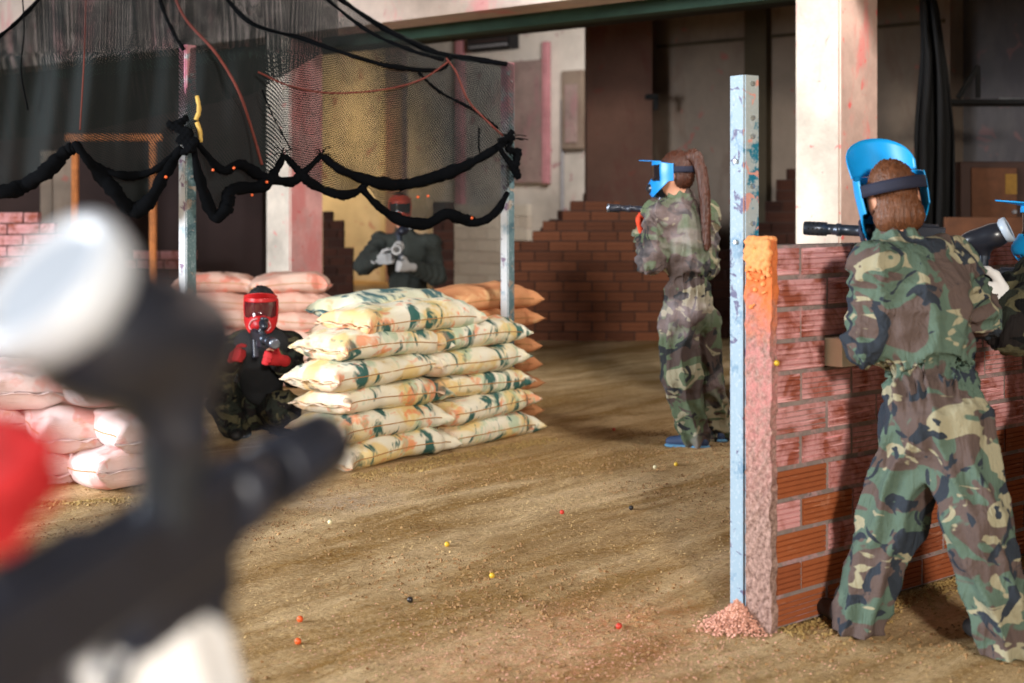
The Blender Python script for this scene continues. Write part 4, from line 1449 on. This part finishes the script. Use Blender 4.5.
# standing player behind the netting
J = dict(pelvis=P(408, 318, 12.35), waist=P(408, 290, 12.35), chest=P(407, 254, 12.32), neck=P(404, 231, 12.28), head=P(400, 208, 12.2),
         l_shoulder=P(430, 244, 12.3), l_elbow=P(436, 276, 12.15), l_wrist=P(408, 266, 11.95), r_shoulder=P(381, 243, 12.3), r_elbow=P(364, 265, 12.12), r_wrist=P(378, 259, 11.95),
         l_hip=P(420, 320, 12.35), l_knee=P(424, 340, 12.25), l_ankle=P(424, 355, 12.35), r_hip=P(396, 320, 12.35), r_knee=P(392, 340, 12.2), r_ankle=P(392, 355, 12.3))
b, base, T, hR = person('player in dark jacket and orange-red mask standing behind the hanging netting', J, MAT['grey_cloth'], (0.1, -1, -0.1), vox=0.012, fold=1.1,
                        pants_r=(0.118, 0.10, 0.085), arm_r=(0.090, 0.085, 0.062), torso_r=(0.165, 0.165, 0.190), flat_axis=(0.1, 1, 0), shoes='shoe_black', suit_name='jacket')
hair_cap(b, base, T, hR, 'hair_black', low=-0.05)
mask_on(b, base, T(0, 0, 0), hR[:, 1], hR[:, 2], MAT['mask_orange'], visor_tilt=0.8, visor_len=0.05)
add_glove(b, base, 'glove_grey', P(378, 260, 11.92), (0.7, -0.5, 0.1), (0, -0.1, 1), 0.9, 1.1)
add_glove(b, base, 'glove_grey', P(409, 267, 11.9), (-0.75, -0.5, 0.1), (0, -0.1, 1), 0.9, 1.1)
aim = np.array([0.02, -1.0, -0.06]); aim /= np.linalg.norm(aim)
marker('pale grey marker held at chest height by the player behind the netting', P(397, 249, 11.48) - aim * 0.37, aim, barrel='glove_grey', body='gun_black', tank=False, hop_scale=0.7, hopper='gun_black', lid='lid_inner', scale=1.25, hop_roll=-0.9, tilt=1.2, barrel_w=2.2, foregrip=False)

# player at the right edge of the frame
J = dict(pelvis=P(1085, 430, 4.95), waist=P(1083, 395, 4.95), chest=P(1075, 310, 4.93), neck=P(1068, 262, 4.90), head=P(1060, 226, 4.88),
         l_shoulder=P(1045, 278, 4.76), l_elbow=P(1012, 330, 4.72), l_wrist=P(1006, 290, 4.80), r_shoulder=P(1100, 285, 5.08), r_elbow=P(1090, 345, 5.1), r_wrist=P(1046, 300, 5.0),
         l_hip=P(1070, 440, 4.9), l_knee=P(1060, 500, 4.85), l_ankle=P(1062, 572, 4.92), r_hip=P(1105, 440, 5.0), r_knee=P(1105, 500, 5.0), r_ankle=P(1110, 565, 5.05))
b, base, T, hR = person('mostly cropped player in dark camouflage with a white glove at the right edge', J, MAT['camo_dark'], (-0.95, 0.25, -0.03), vox=0.011, fold=1.0, arm_r=(0.086, 0.082, 0.062), flat_axis=(-0.95, 0.3, 0))
hair_cap(b, base, T, hR, 'hair', low=-0.05)
mask_on(b, base, T(0, 0, 0), hR[:, 1], hR[:, 2], MAT['mask_azure'], visor_tilt=0.1, visor_len=0.085)
add_glove(b, base, 'glove_white', P(1010, 298, 4.74), (-0.85, 0.1, 0.12), (0.1, 0.2, 0.9), 1.0, 1.1)
add_glove(b, base, 'glove_white', P(1046, 300, 5.0), (-0.7, 0.0, 0.35), (0, -0.2, 1), 1.0, 1.0)
aim = np.array([-0.9, 0.42, 0.02]); aim /= np.linalg.norm(aim)
marker('black marker with a pale round hopper lid between the two right-hand players', P(994, 276, 4.84), aim, barrel='gun_black', hop_scale=0.92, lid='lid_blue', tank=False, tilt=0.25, barrel_len=0.24)

# foreground player, cropped by the left edge
aim = np.array([0.34, 0.93, 0.13]); aim /= np.linalg.norm(aim)
tipp = P(326, 441, 1.08)
org = tipp - aim * 0.265
fgm = marker('large blurred black marker with a white hopper lid close to the viewer', org, aim, up=(0.05, 0, 1), scale=1.15, barrel='gun_black', lid='lid_inner', lid_rim='lid_white', hop_scale=0.80, hopper='hopper', tank=True,
             tilt=0.70, barrel_len=0.13, hop_z=0.076, hop_y=0.036, hop_x=0.012, lid_scale=1.10, hop_roll=-0.38, hop_len=0.75, barrel_w=1.45)
J = dict(pelvis=(-0.82, -0.02, 0.62), waist=(-0.76, 0.06, 0.78), chest=(-0.66, 0.22, 0.98), neck=(-0.58, 0.36, 1.13), head=(-0.52, 0.47, 1.27),
         l_shoulder=(-0.76, 0.38, 1.04), l_elbow=(-0.55, 0.66, 0.86), l_wrist=(-0.285, 0.80, 1.00), r_shoulder=(-0.46, 0.20, 1.04), r_elbow=(-0.36, 0.38, 0.92), r_wrist=(-0.31, 0.655, 1.165),
         l_hip=(-0.90, 0.02, 0.58), l_knee=(-0.82, 0.38, 0.48), l_ankle=(-0.88, 0.18, 0.09), r_hip=(-0.74, -0.06, 0.58), r_knee=(-0.56, 0.18, 0.42), r_ankle=(-0.68, -0.14, 0.09))
b, base, T, hR = person('blurred foreground player with one red and one white glove cropped by the left edge', J, MAT['camo_dark'], (0.36, 0.93, -0.02), vox=0.012, build=0.9, torso_r=(0.14, 0.13, 0.15), flat_axis=(0.3, 0.95, 0),
                        arm_r=(0.074, 0.064, 0.052), sleeve_end=0.9)
hair_cap(b, base, T, hR, 'hair_black', low=-0.05)
mask_on(b, base, T(0, 0, 0), hR[:, 1], hR[:, 2], MAT['mask_red'], visor_tilt=0.3, visor_len=0.06)
fgR = frame(aim, (0.05, 0, 1)) * 1.15
fg = org + fgR @ np.array([0.0, 0.078, -0.085])
add_glove(b, base, 'glove_white', fg + np.array([-0.068, -0.085, -0.014]), (0.80, 0.45, 0.22), (-0.45, 0.1, 0.85), 1.0, 0.95, 0.004)
add_glove(b, base, 'glove_red', P(-165, 545, 0.66), (0.80, 0.58, 0.0), (0.2, -1, 0.1), 1.1, 0.82, 0.004)


# ------------------------------------------------------------------ netting
def netting():
    root = empty('camouflage_net', tuple((p1 + p2) / 2))
    tag(root, 'sheer black netting with a ragged scalloped hem hung from the two net poles', 'net')
    org = (p1 + p2) / 2
    hx = [-70, 0, 40, 75, 100, 130, 160, 180, 196, 215, 240, 262, 283, 296, 312, 340, 360, 370, 380, 398, 426, 446, 480, 496, 512]
    hy = [175, 193, 178, 148, 180, 212, 190, 148, 148, 210, 190, 186, 155, 168, 184, 194, 189, 188, 206, 219, 223, 213, 221, 211, 180]
    def hem(x): return np.interp(x, hx, hy)
    def dl(x): return np.interp(x, [-90, 186, 508, 520], [7.3, 7.66, 8.60, 8.62]) - 0.03
    def yl(x): return np.interp(x, [-90, 186, 508], [60, 48, 63])
    rx = [-70, 0, 40, 80, 250, 300, 340, 380, 440, 508, 516]; ry = [100, 38, 0, -60, -75, -32, 0, 24, 51, 62, 66]
    def top(x): return np.interp(x, rx, ry)
    def pt(x, y, off=0.0):
        up = max(0.0, yl(x) - y)
        d = dl(x) + up * 0.020 + off
        d += 0.05 * math.sin(x * 0.045 + 0.01 * y) * math.exp(-((y - 120) / 90) ** 2) + 0.02 * math.sin(x * 0.17 + y * 0.02)
        return P(x, y, d) - org
    def sheet(name, x0, x1, n, m, off, ybot, ytop):
        xs = np.linspace(x0, x1, n)
        vs, uv = [], []
        for x in xs:
            for t in np.linspace(0, 1, m):
                y = ybot(x) * (1 - t) + ytop(x) * t
                vs.append(pt(x, y, off))
        vs = np.array(vs).reshape(n, m, 3)
        lu = np.concatenate([np.zeros((1, m)), np.cumsum(np.linalg.norm(np.diff(vs, axis=0), axis=2), 0)])
        lv = np.concatenate([np.zeros((n, 1)), np.cumsum(np.linalg.norm(np.diff(vs, axis=1), axis=2), 1)], 1)
        uv = np.stack([np.repeat(lu[:, m // 3][:, None], m, 1), lv], -1).reshape(-1, 2)
        # the weave hangs on the bias
        a = 0.5
        uv = uv @ np.array([[math.cos(a), -math.sin(a)], [math.sin(a), math.cos(a)]])
        i, j = np.meshgrid(np.arange(n - 1), np.arange(m - 1), indexing='ij')
        q = (i * m + j).ravel()
        fs = np.stack([q, q + m, q + m + 1, q + 1], 1)
        o = link(name, mesh_data(name, vs.reshape(-1, 3), fs, MAT['netting'], uvs=uv), root)
        return o
    sheet('net_sheet', -70, 514, 150, 60, 0.0, hem, top)
    sheet('net_sheet', -70, 338, 100, 40, 0.55, lambda x: np.interp(x, [-70, 100, 250, 338], [150, 128, 95, 44]), top)
    def roll(name, pts, rad, mat='rope_black', off=-0.03, wob=0.12, seed=0, n=70):
        c = spline(pts, n)
        r = np.array([rad * ((0.5 + 0.75 * math.sin(math.pi * i / (len(c) - 1)) ** 0.8 if name == 'hem' else 0.85) + 0.12 * math.sin(i * 0.32 + seed) + 0.08 * math.sin(i * 0.9)) for i in range(len(c))])
        w = np.array([pt(x, y, off) for x, y in c])
        vs, fs = tube_mesh(w, r, 9, wob, seed)
        return link(name, mesh_data(name, vs, fs, MAT[mat]), root)
    # ragged hem, gathered into scallops
    roll('hem', [(-70, 176), (0, 192), (40, 176), (66, 152), (77, 147)], 0.034, seed=1)
    roll('hem', [(74, 143), (92, 165), (112, 188), (132, 210), (150, 200), (166, 172), (182, 148)], 0.034, seed=2)
    roll('hem', [(80, 150), (100, 168), (130, 176), (158, 168), (180, 146)], 0.018, seed=3)
    roll('hem', [(192, 140), (200, 180), (214, 216), (226, 208), (232, 190), (262, 186), (276, 170), (284, 155)], 0.030, seed=4)
    roll('hem', [(196, 142), (222, 170), (240, 164), (262, 176), (290, 182), (304, 172), (322, 155)], 0.024, seed=5)
    roll('hem', [(284, 155), (296, 168), (312, 184), (340, 195), (360, 190), (370, 178)], 0.022, seed=6)
    roll('hem', [(322, 156), (345, 172), (380, 183), (410, 184), (450, 172), (480, 158), (506, 142)], 0.030, seed=7)
    roll('hem', [(360, 186), (376, 204), (398, 219), (426, 224), (446, 214), (462, 219), (480, 222), (496, 212), (508, 192)], 0.028, seed=8)
    # gathered folds of the canopy
    roll('gathered_fold', [(338, -2), (380, 26), (410, 42), (440, 54), (480, 60), (506, 64)], 0.020, off=-0.02, seed=9)
    roll('gathered_fold', [(205, -30), (240, 14), (262, 28), (300, 38), (340, 52), (390, 66), (438, 70), (450, 58)], 0.016, off=-0.02, seed=10)
    roll('gathered_fold', [(300, -25), (335, 6), (370, 32), (410, 50), (444, 60)], 0.014, off=-0.02, seed=11)
    roll('gathered_fold', [(150, -40), (160, 0), (172, 30), (184, 50)], 0.012, off=-0.02, seed=12)
    roll('gathered_fold', [(-70, 66), (-20, 48), (10, 28), (40, -2), (70, -40)], 0.014, off=-0.02, seed=13)
    roll('gathered_fold', [(418, 72), (440, 92), (470, 108), (498, 128)], 0.010, off=-0.02, seed=14)
    # cords
    def cord(pts, r=0.006, mat='rope_red', seed=0):
        w = np.array([pt(x, y, -0.045) for x, y in spline(pts, 50)])
        vs, fs = tube_mesh(w, r, 6, 0.1, seed)
        link('cord', mesh_data('cord', vs, fs, MAT[mat]), root)
    cord([(168, -20), (185, 18), (215, 52), (238, 90), (252, 130), (262, 165)], 0.008)
    cord([(258, 72), (290, 86), (330, 93), (380, 90), (420, 80), (448, 62)])
    cord([(446, 58), (456, 72), (468, 100), (484, 118), (503, 136)])
    cord([(262, 90), (274, 118), (290, 148)], 0.004, 'rope_black')
    cord([(22, -10), (24, 30), (21, 70), (28, 110)], 0.004, 'rope_black')
    cord([(86, -10), (84, 60), (80, 130)], 0.004)
    cord([(479, 128), (480, 152), (492, 150), (503, 138)], 0.006, 'rope_black')
    # frayed threads where the scallops are tied up
    for (x0, y0) in ((283, 154), (322, 155), (508, 140)):
        for q in range(7):
            a = random.uniform(-2.9, -0.2)
            l = random.uniform(8, 22)
            cord([(x0, y0), (x0 + l * 0.5 * math.cos(a), y0 + l * 0.5 * math.sin(a) + 1), (x0 + l * math.cos(a), y0 + l * math.sin(a) * 0.6 + 3)], 0.003, 'rope_black')
    # knotted bundles at the poles
    for nm, pts in (('knot', [(186, 118), (176, 126), (190, 132), (180, 140), (192, 148), (184, 152), (196, 142), (170, 124)]),
                    ('knot', [(500, 140), (512, 138), (508, 150), (518, 152), (516, 164), (518, 176), (498, 146), (512, 132)])):
        pr = []
        for q in range(len(pts) - 1):
            a, c = pt(*pts[q], -0.07 + random.uniform(-0.02, 0.02)), pt(*pts[q + 1], -0.07 + random.uniform(-0.02, 0.02))
            pr.append(('c', a, c, random.uniform(0.014, 0.026), random.uniform(0.012, 0.026)))
        v, f = sdf_mesh(pr, 0.007, 0.012, 1)
        v += normals_of(v, f) * (0.004 * np.sin(v[:, 0] * 190) * np.sin(v[:, 2] * 170 + 1))[:, None]
        link(nm, mesh_data(nm, v, f, MAT['rope_black']), root)
    # yellow tape ends by the first pole
    for pts in ([(197, 96), (199, 110), (196, 120)], [(197, 122), (200, 132), (201, 142)]):
        w = np.array([pt(x, y, -0.06) for x, y in spline(pts, 10)])
        vs, fs = tube_mesh(w, 0.012, 6, 0.2, 3)
        link('tape', mesh_data('tape', vs, fs, MAT['yellow']), root)
    # paint shells caught in the hem
    for (x, y) in ((166, 177), (213, 170), (234, 168), (267, 182), (252, 195), (418, 197), (472, 218), (428, 196)):
        c = pt(x, y, -0.09)
        bm = bmesh.new()
        bmesh.ops.create_icosphere(bm, subdivisions=1, radius=0.009, matrix=Matrix.Translation(Vector(c)))
        bm_obj('paint_shell', bm, MAT['ball_orange'], root, smooth=True)


netting()


# ------------------------------------------------------------------ things in the hall behind
def background():
    # dark brick blind with its stepped shoulder
    a = P(490, 341, 14.2); a[2] = 0
    rows = [(0.02, 1.92)] * 6 + [(0.10, 1.92)] + [(0.16, 1.92)] * 3 + [(0.42, 1.92), (0.52, 1.92), (0.72, 1.70), (0.80, 1.30)]
    rows = [(r[0], r[1], 'brick_dark') for r in rows]
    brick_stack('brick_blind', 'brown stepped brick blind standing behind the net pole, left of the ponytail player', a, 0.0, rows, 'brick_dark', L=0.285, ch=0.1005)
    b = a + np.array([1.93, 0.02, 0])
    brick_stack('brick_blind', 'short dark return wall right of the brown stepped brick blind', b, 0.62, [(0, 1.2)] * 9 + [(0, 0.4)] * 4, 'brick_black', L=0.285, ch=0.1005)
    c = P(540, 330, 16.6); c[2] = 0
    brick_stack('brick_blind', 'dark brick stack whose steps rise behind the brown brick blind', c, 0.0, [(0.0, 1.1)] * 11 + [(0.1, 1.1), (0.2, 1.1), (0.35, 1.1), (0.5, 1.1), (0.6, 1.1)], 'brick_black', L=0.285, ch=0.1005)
    d = P(322, 330, 15.6); d[2] = 0
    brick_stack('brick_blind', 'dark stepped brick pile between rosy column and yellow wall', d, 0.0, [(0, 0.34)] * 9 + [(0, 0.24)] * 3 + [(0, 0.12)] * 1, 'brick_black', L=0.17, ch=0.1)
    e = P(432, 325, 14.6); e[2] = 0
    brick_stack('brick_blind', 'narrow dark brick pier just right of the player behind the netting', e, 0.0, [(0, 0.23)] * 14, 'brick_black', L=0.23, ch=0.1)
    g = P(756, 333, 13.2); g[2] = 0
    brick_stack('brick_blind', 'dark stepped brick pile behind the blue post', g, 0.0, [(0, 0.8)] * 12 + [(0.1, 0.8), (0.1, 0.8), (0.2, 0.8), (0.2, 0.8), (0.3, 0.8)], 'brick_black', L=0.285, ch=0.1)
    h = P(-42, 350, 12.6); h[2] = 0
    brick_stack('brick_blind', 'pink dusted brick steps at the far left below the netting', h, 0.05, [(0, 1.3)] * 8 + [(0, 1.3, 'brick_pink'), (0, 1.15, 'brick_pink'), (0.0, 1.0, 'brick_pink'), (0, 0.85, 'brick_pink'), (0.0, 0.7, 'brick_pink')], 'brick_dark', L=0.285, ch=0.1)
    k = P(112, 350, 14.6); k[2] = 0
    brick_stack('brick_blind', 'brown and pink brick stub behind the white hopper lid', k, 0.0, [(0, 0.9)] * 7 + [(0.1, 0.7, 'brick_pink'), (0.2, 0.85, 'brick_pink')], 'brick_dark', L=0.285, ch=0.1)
    # white painted block courses at the foot of the far wall
    fa = np.array([-0.90, 24.5, 0])
    ang = math.atan2(-U[1], -U[0])
    w0 = fa + U * 0.55 - V * 0.14
    brick_stack('block_wall', 'low white painted block courses at the foot of the far wall', w0, ang, [(0, 2.2)] * 7, 'brick_white', L=0.44, ch=0.2, D=0.12, mort='wall_far', ridges=1)
    # rusty frame on the left
    root = empty('steel_rack', tuple(P(75, 350, 12.9) * [1, 1, 0]))
    tag(root, 'rusty open steel frame standing in the dark left part of the hall', 'rack')
    o = np.array(root.location)
    def bar(nm, a, b, r=0.035):
        bm = bmesh.new(); add_rod(bm, Vector(a - o), Vector(b - o), r, r, 8); bm_obj(nm, bm, MAT['rust'], root)
    def q(px, z, d=12.9): return np.array([(px - CX) / F * d, d, z])
    bar('leg', q(75, 0), q(75, 1.95)); bar('leg', q(153, 0), q(153, 1.95)); bar('rail', q(66, 1.97), q(162, 1.97)); bar('leg', q(153, 0, 13.7), q(153, 1.95, 13.7)); bar('leg', q(75, 0, 13.7), q(75, 1.95, 13.7))
    bar('rail', q(75, 1.97), q(75, 1.97, 13.7)); bar('rail', q(153, 1.97), q(153, 1.97, 13.7))
    # pale pink board leaning in the dark
    bm = bmesh.new(); p = P(58, 300, 14.2)
    add_box(bm, (0, 0, 0.95), (0.34, 0.04, 1.9)); add_box(bm, (-0.10, -0.028, 0.95), (0.10, 0.016, 1.9))
    t = bm_obj('partition_board', bm, MAT['wall_taupe'], loc=(p[0], p[1], 0)); tag(t, 'pale upright board behind the rusty frame at far left', 'board')
    # vent box, plum coloured door leaf, pipe on the far wall
    def on_wall(px, py):               # point of the far wall plane seen there
        tx = (px - CX) / F
        s = (tx * 24.5 + 0.90) / (U[0] - tx * U[1])
        w = fa + U * s
        return np.array([w[0], w[1], H - (py - CY) / F * w[1]]), w[1]
    ang = math.atan2(-U[1], -U[0])
    w, dd = on_wall(497, 40)
    root = empty('vent_unit', (w[0], w[1], w[2]), ang); tag(root, 'dark louvred ventilation box high on the far wall', 'vent')
    k = dd / F
    bm = bmesh.new(); add_box(bm, (0, -0.10, 0), (58 * k, 0.24, 22 * k)); bm_obj('housing', bm, MAT['black_paint'], root, bevel=0.01)
    for i in range(4):
        bm = bmesh.new(); add_box(bm, (0, -0.235, (-7 + i * 5) * k), (50 * k, 0.03, 2.0 * k)); bm_obj('slat', bm, MAT['steel' if i == 0 else 'wall_dark'], root)
    w, dd = on_wall(531, 122); k = dd / F
    root = empty('door_leaf', (w[0], w[1], w[2]), ang); tag(root, 'plum stained door panel with a pink edge on the far wall', 'door')
    bm = bmesh.new(); add_box(bm, (0, -0.07, 0), (44 * k, 0.08, 122 * k)); bm_obj('panel', bm, MAT['plum'], root, bevel=0.01)
    bm = bmesh.new(); add_box(bm, (24 * k, -0.08, 8 * k), (7 * k, 0.10, 140 * k)); bm_obj('edge_strip', bm, MAT['pink_paint'], root, bevel=0.01)
    w, dd = on_wall(577, 110); k = dd / F
    root = empty('switch_cabinet', (w[0], w[1], w[2]), ang); tag(root, 'narrow grey cabinet with pale frame on the far wall', 'cabinet')
    bm = bmesh.new(); add_box(bm, (0, -0.06, 0), (26 * k, 0.16, 78 * k)); bm_obj('case', bm, MAT['wall_taupe'], root, bevel=0.01)
    bm = bmesh.new(); add_box(bm, (0, -0.15, -4 * k), (15 * k, 0.03, 58 * k)); bm_obj('door', bm, MAT['plum'], root, bevel=0.005)
    w, dd = on_wall(562, 150); k = dd / F
    bm = bmesh.new(); add_rod(bm, (0, -0.06, -60 * k), (0, -0.06, 50 * k), 0.03, 0.03, 8)
    t = bm_obj('wall_pipe', bm, MAT['steel'], loc=(w[0], w[1], w[2])); tag(t, 'thin vertical pipe between plum panel and grey cabinet', 'pipe')
    # red trimmed pilaster and a plum one on the far wall
    for nm, px, wd, mt in (('trim_7', 460, 7, 'pink_paint'), ('trim_8', 390, 22, 'plum')):
        w, dd = on_wall(px, 200); k = dd / F
        struct(ubox(nm, np.array([w[0], w[1], 0]) - V * 0.12, wd * k * 1.1, 0.12, 0, 5, MAT[mt], a=-U, b=V))
    # bracket on the brown pilaster
    p = P(651, 99, 15.15)
    root = empty('wall_bracket', tuple(p)); tag(root, 'small dark bracket on the brown pilaster', 'bracket')
    bm = bmesh.new(); add_box(bm, (0, -0.05, 0.02), (0.13, 0.12, 0.05)); bm_obj('arm', bm, MAT['black_paint'], root, bevel=0.01)
    bm = bmesh.new(); add_box(bm, (0.05, -0.02, -0.05), (0.05, 0.06, 0.14)); bm_obj('plate', bm, MAT['black_paint'], root, bevel=0.01)
    # right: hanging tarp, shelf with a bracket, cabinet, low parapet
    n, m = 26, 40
    vs = []
    for i in range(n):
        for j in range(m):
            t = j / (m - 1); s = i / (n - 1)
            x0 = np.interp(t, [0, 0.25, 0.5, 1], [918, 922, 915, 914]); x1 = np.interp(t, [0, 0.12, 0.3, 0.5, 1], [926, 938, 948, 955, 956])
            y = -30 + 330 * t
            d = 11.1 + 0.10 * math.sin(s * 15 + 2 * t) + 0.05 * math.sin(s * 31 + 5 * t + 1)
            vs.append(P(x0 + (x1 - x0) * s, y, d))
    g = np.array(vs).reshape(n, m, 3)
    v2, f2 = shell_grid(g, None, 0.012)
    t = link('hanging_tarp', mesh_data('hanging_tarp', v2, f2, MAT['tarp'])); tag(t, 'black tarp hanging bunched right of the cream pillar', 'tarp')
    root = empty('wall_shelf', tuple(P(990, 102, 11.4))); tag(root, 'dark wall shelf with a slanting bracket at upper right', 'shelf')
    o = np.array(root.location)
    bm = bmesh.new(); add_box(bm, (0.1, 0.1, 0), (0.9, 0.35, 0.035)); bm_obj('board', bm, MAT['black_paint'], root, bevel=0.005)
    for a, c in (((958, 98), (978, 66)), ((978, 66), (978, 98))):
        bm = bmesh.new(); add_rod(bm, Vector(P(*a, 11.4) - o), Vector(P(*c, 11.4) - o), 0.022, 0.022, 8); bm_obj('strut', bm, MAT['tarp'], root)
    bm = bmesh.new(); add_rod(bm, (0, 0, 0), Vector((0.24, 0.10, 0.0)), 0.014, 0.014, 10)
    t = bm_obj('tube', bm, MAT['steel'], loc=tuple(P(1000, 99, 11.42))); tag(t, 'short grey tube lying on the dark wall shelf', 'tube')
    root = empty('wall_cabinet', tuple(P(998, 225, 11.3) * [1, 1, 0])); tag(root, 'brown wooden cupboard with a yellow notice in the dark right corner', 'cupboard')
    bm = bmesh.new(); add_box(bm, (0, 0.25, 0.85), (0.58, 0.45, 1.7)); bm_obj('carcass', bm, MAT['cabinet'], root, bevel=0.01)
    bm = bmesh.new(); add_box(bm, (-0.03, 0.01, 1.30), (0.36, 0.03, 0.70)); dr = bm_obj('door', bm, MAT['wood'], root, bevel=0.006)
    bm = bmesh.new(); add_box(bm, (0.10, -0.012, 1.52), (0.09, 0.006, 0.16)); bm_obj('notice', bm, MAT['notice'], dr)
    bm = bmesh.new(); add_rod(bm, (0.12, -0.02, 1.30), (0.12, -0.05, 1.30), 0.018, 0.014, 8); bm_obj('knob', bm, MAT['steel'], dr)
    p = P(944, 215, 10.2)
    root = empty('board_parapet', (p[0], p[1], 0)); tag(root, 'low brown plank parapet in front of the cupboard at right', 'parapet')
    for i in range(6):
        bm = bmesh.new(); add_box(bm, (0.8, 0.0, 0.105 + i * 0.212), (1.6, 0.04, 0.20)); pl = bm_obj('plank', bm, MAT['wood'], root, bevel=0.006)
    for x in (0.06, 1.5):
        bm = bmesh.new(); add_box(bm, (x, 0.05, 0.63), (0.07, 0.06, 1.26)); bm_obj('batten', bm, MAT['cabinet'], root, bevel=0.005)


background()


# ------------------------------------------------------------------ litter on the ground
def flakes(name, mat, label, pts, smin, smax, cat='litter', rise=0.0):
    pts = np.asarray(pts, float); n = len(pts)
    r = np.random.default_rng(len(name) + n)
    s = r.uniform(smin, smax, n)
    a = r.uniform(0, 2 * math.pi, n); tx = r.uniform(-0.5, 0.5, (n, 2))
    V4 = []
    for (cx, cy, cz) in ((1, 0, 0), (-0.5, 0.8, 0), (-0.5, -0.8, 0), (0, 0, 0.7)):
        x = (cx * np.cos(a) - cy * np.sin(a)) * s; y = (cx * np.sin(a) + cy * np.cos(a)) * s
        V4.append(np.stack([pts[:, 0] + x, pts[:, 1] + y, pts[:, 2] + cz * s + x * tx[:, 0] + y * tx[:, 1]], 1))
    vs = np.stack(V4, 1).reshape(-1, 3)
    b = np.arange(n) * 4
    fs = np.concatenate([np.stack([b, b + 1, b + 3], 1), np.stack([b + 1, b + 2, b + 3], 1), np.stack([b + 2, b, b + 3], 1)])
    o = link(name, mesh_data(name, vs, fs, MAT[mat], smooth=False))
    tag(o, label, cat, kind='stuff')
    return o


def litter():
    r = np.random.default_rng(5)
    def ground(x, y, dz=0.0): return np.stack([x, y, gheight(x, y) + dz], 1)
    # bran coloured grit over the open ground, denser in drifts
    n = 26000
    x, y = r.uniform(-2.6, 2.6, n), r.uniform(3.3, 8.6, n)
    dens = vnoise(x * 0.9 + 3, y * 1.6 + 9, 50) * 0.6 + vnoise(x * 3 + 3, y * 5 + 9, 51) * 0.4
    k = dens + r.uniform(-0.3, 0.3, n) > 0.22
    flakes('grit', 'grit_tan', 'straw coloured grit strewn over the trodden ground', ground(x[k], y[k]), 0.002, 0.006)
    k = (dens + r.uniform(-0.3, 0.3, n) < -0.15)
    flakes('soil_crumbs', 'grit_brown', 'brown soil crumbs strewn over the trodden ground', ground(x[k], y[k]), 0.004, 0.012)
    # olive and yellow shells along the foot of the sandbags and of the wall
    c0 = G(347, 474)
    def along(n, o, d, length, w, nrm):
        t, q = r.uniform(0, length, n), np.abs(r.normal(0, w, n))
        p = o[None, :2] + np.outer(t, d[:2]) + np.outer(q, nrm[:2])
        return ground(p[:, 0], p[:, 1], 0.002)
    flakes('shell_drift', 'grit_olive', 'olive and yellow paint shells drifted along the foot of the near sandbags', along(900, c0, V, 1.55, 0.10, -U), 0.004, 0.012)
    w0 = np.array([0.825, 4.46, 0])
    flakes('shell_drift', 'grit_olive', 'olive paint shells drifted along the foot of the near brick wall', along(1300, w0, WV, 1.6, 0.06, np.array([0.65, -0.76, 0])), 0.004, 0.011)
    flakes('shell_drift', 'grit_olive', 'yellow green shells scattered in front of the left pinkish sandbag pile', along(350, G(10, 500), np.array([1.0, 0.1, 0]), 0.8, 0.08, np.array([0, -1.0, 0])), 0.006, 0.014)
    # heap of pink crumbs round the foot of the blue post
    n = 3600
    a, q = r.uniform(0, 2 * math.pi, n), np.abs(r.normal(0, 0.052, n))
    hx, hy = pb[0] - 0.03 + q * np.cos(a), pb[1] - 0.035 + q * np.sin(a)
    z = np.maximum(0, 0.085 - q * 0.8) * r.uniform(0.1, 1.0, n)
    flakes('crumb_heap', 'grit_pink', 'heap of pink and orange crumbs round the foot of the blue post', np.stack([hx, hy, z], 1), 0.003, 0.009)
    # pinkish crumbs spread before the post and in the lower right foreground
    n = 2600
    x, y = r.normal(0.22, 0.42, n), r.normal(4.2, 0.30, n)
    flakes('pink_crumbs', 'grit_pink', 'pink crumbs scattered on the ground in front of the post', ground(x, y), 0.0018, 0.005)
    # single paintballs
    for (px, py, c, lb) in ((300, 622, 'orange', 'orange paintball on the bare ground right of the white glove'), (298, 643, 'orange', 'second orange paintball just below the first'),
                            (447, 546, 'yellow', 'yellow paintball in front of the near sandbags'), (492, 578, 'yellow', 'ochre paintball in the middle of the open ground'),
                            (631, 510, 'dark', 'dark paintball on the open ground below the ponytail player'), (562, 514, 'red', 'reddish paintball in mid ground right of the near stack'),
                            (619, 629, 'red', 'pinkish red paintball left of the post foot'), (676, 468, 'yellow', 'tiny yellow paintball below the ponytail player shoe'),
                            (655, 469, 'cream', 'tiny cream paintball below the ponytail player'), (614, 429, 'red', 'tiny red paintball on the dark floor left of the ponytail player'),
                            (410, 603, 'dark', 'dark paintball between the orange and ochre ones'), (330, 526, 'cream', 'cream ball lying near the front corner of the sandbags')):
        p = G(px, py); rad = 0.0105
        bm = bmesh.new()
        bmesh.ops.create_uvsphere(bm, u_segments=16, v_segments=10, radius=rad)
        o = bm_obj('paintball', bm, MAT['ball_' + c], loc=(p[0], p[1], float(gheight(np.array(p[0]), np.array(p[1]))) + rad * 0.85), smooth=True)
        tag(o, lb, 'paintball', 'paintballs lying on the ground')


litter()
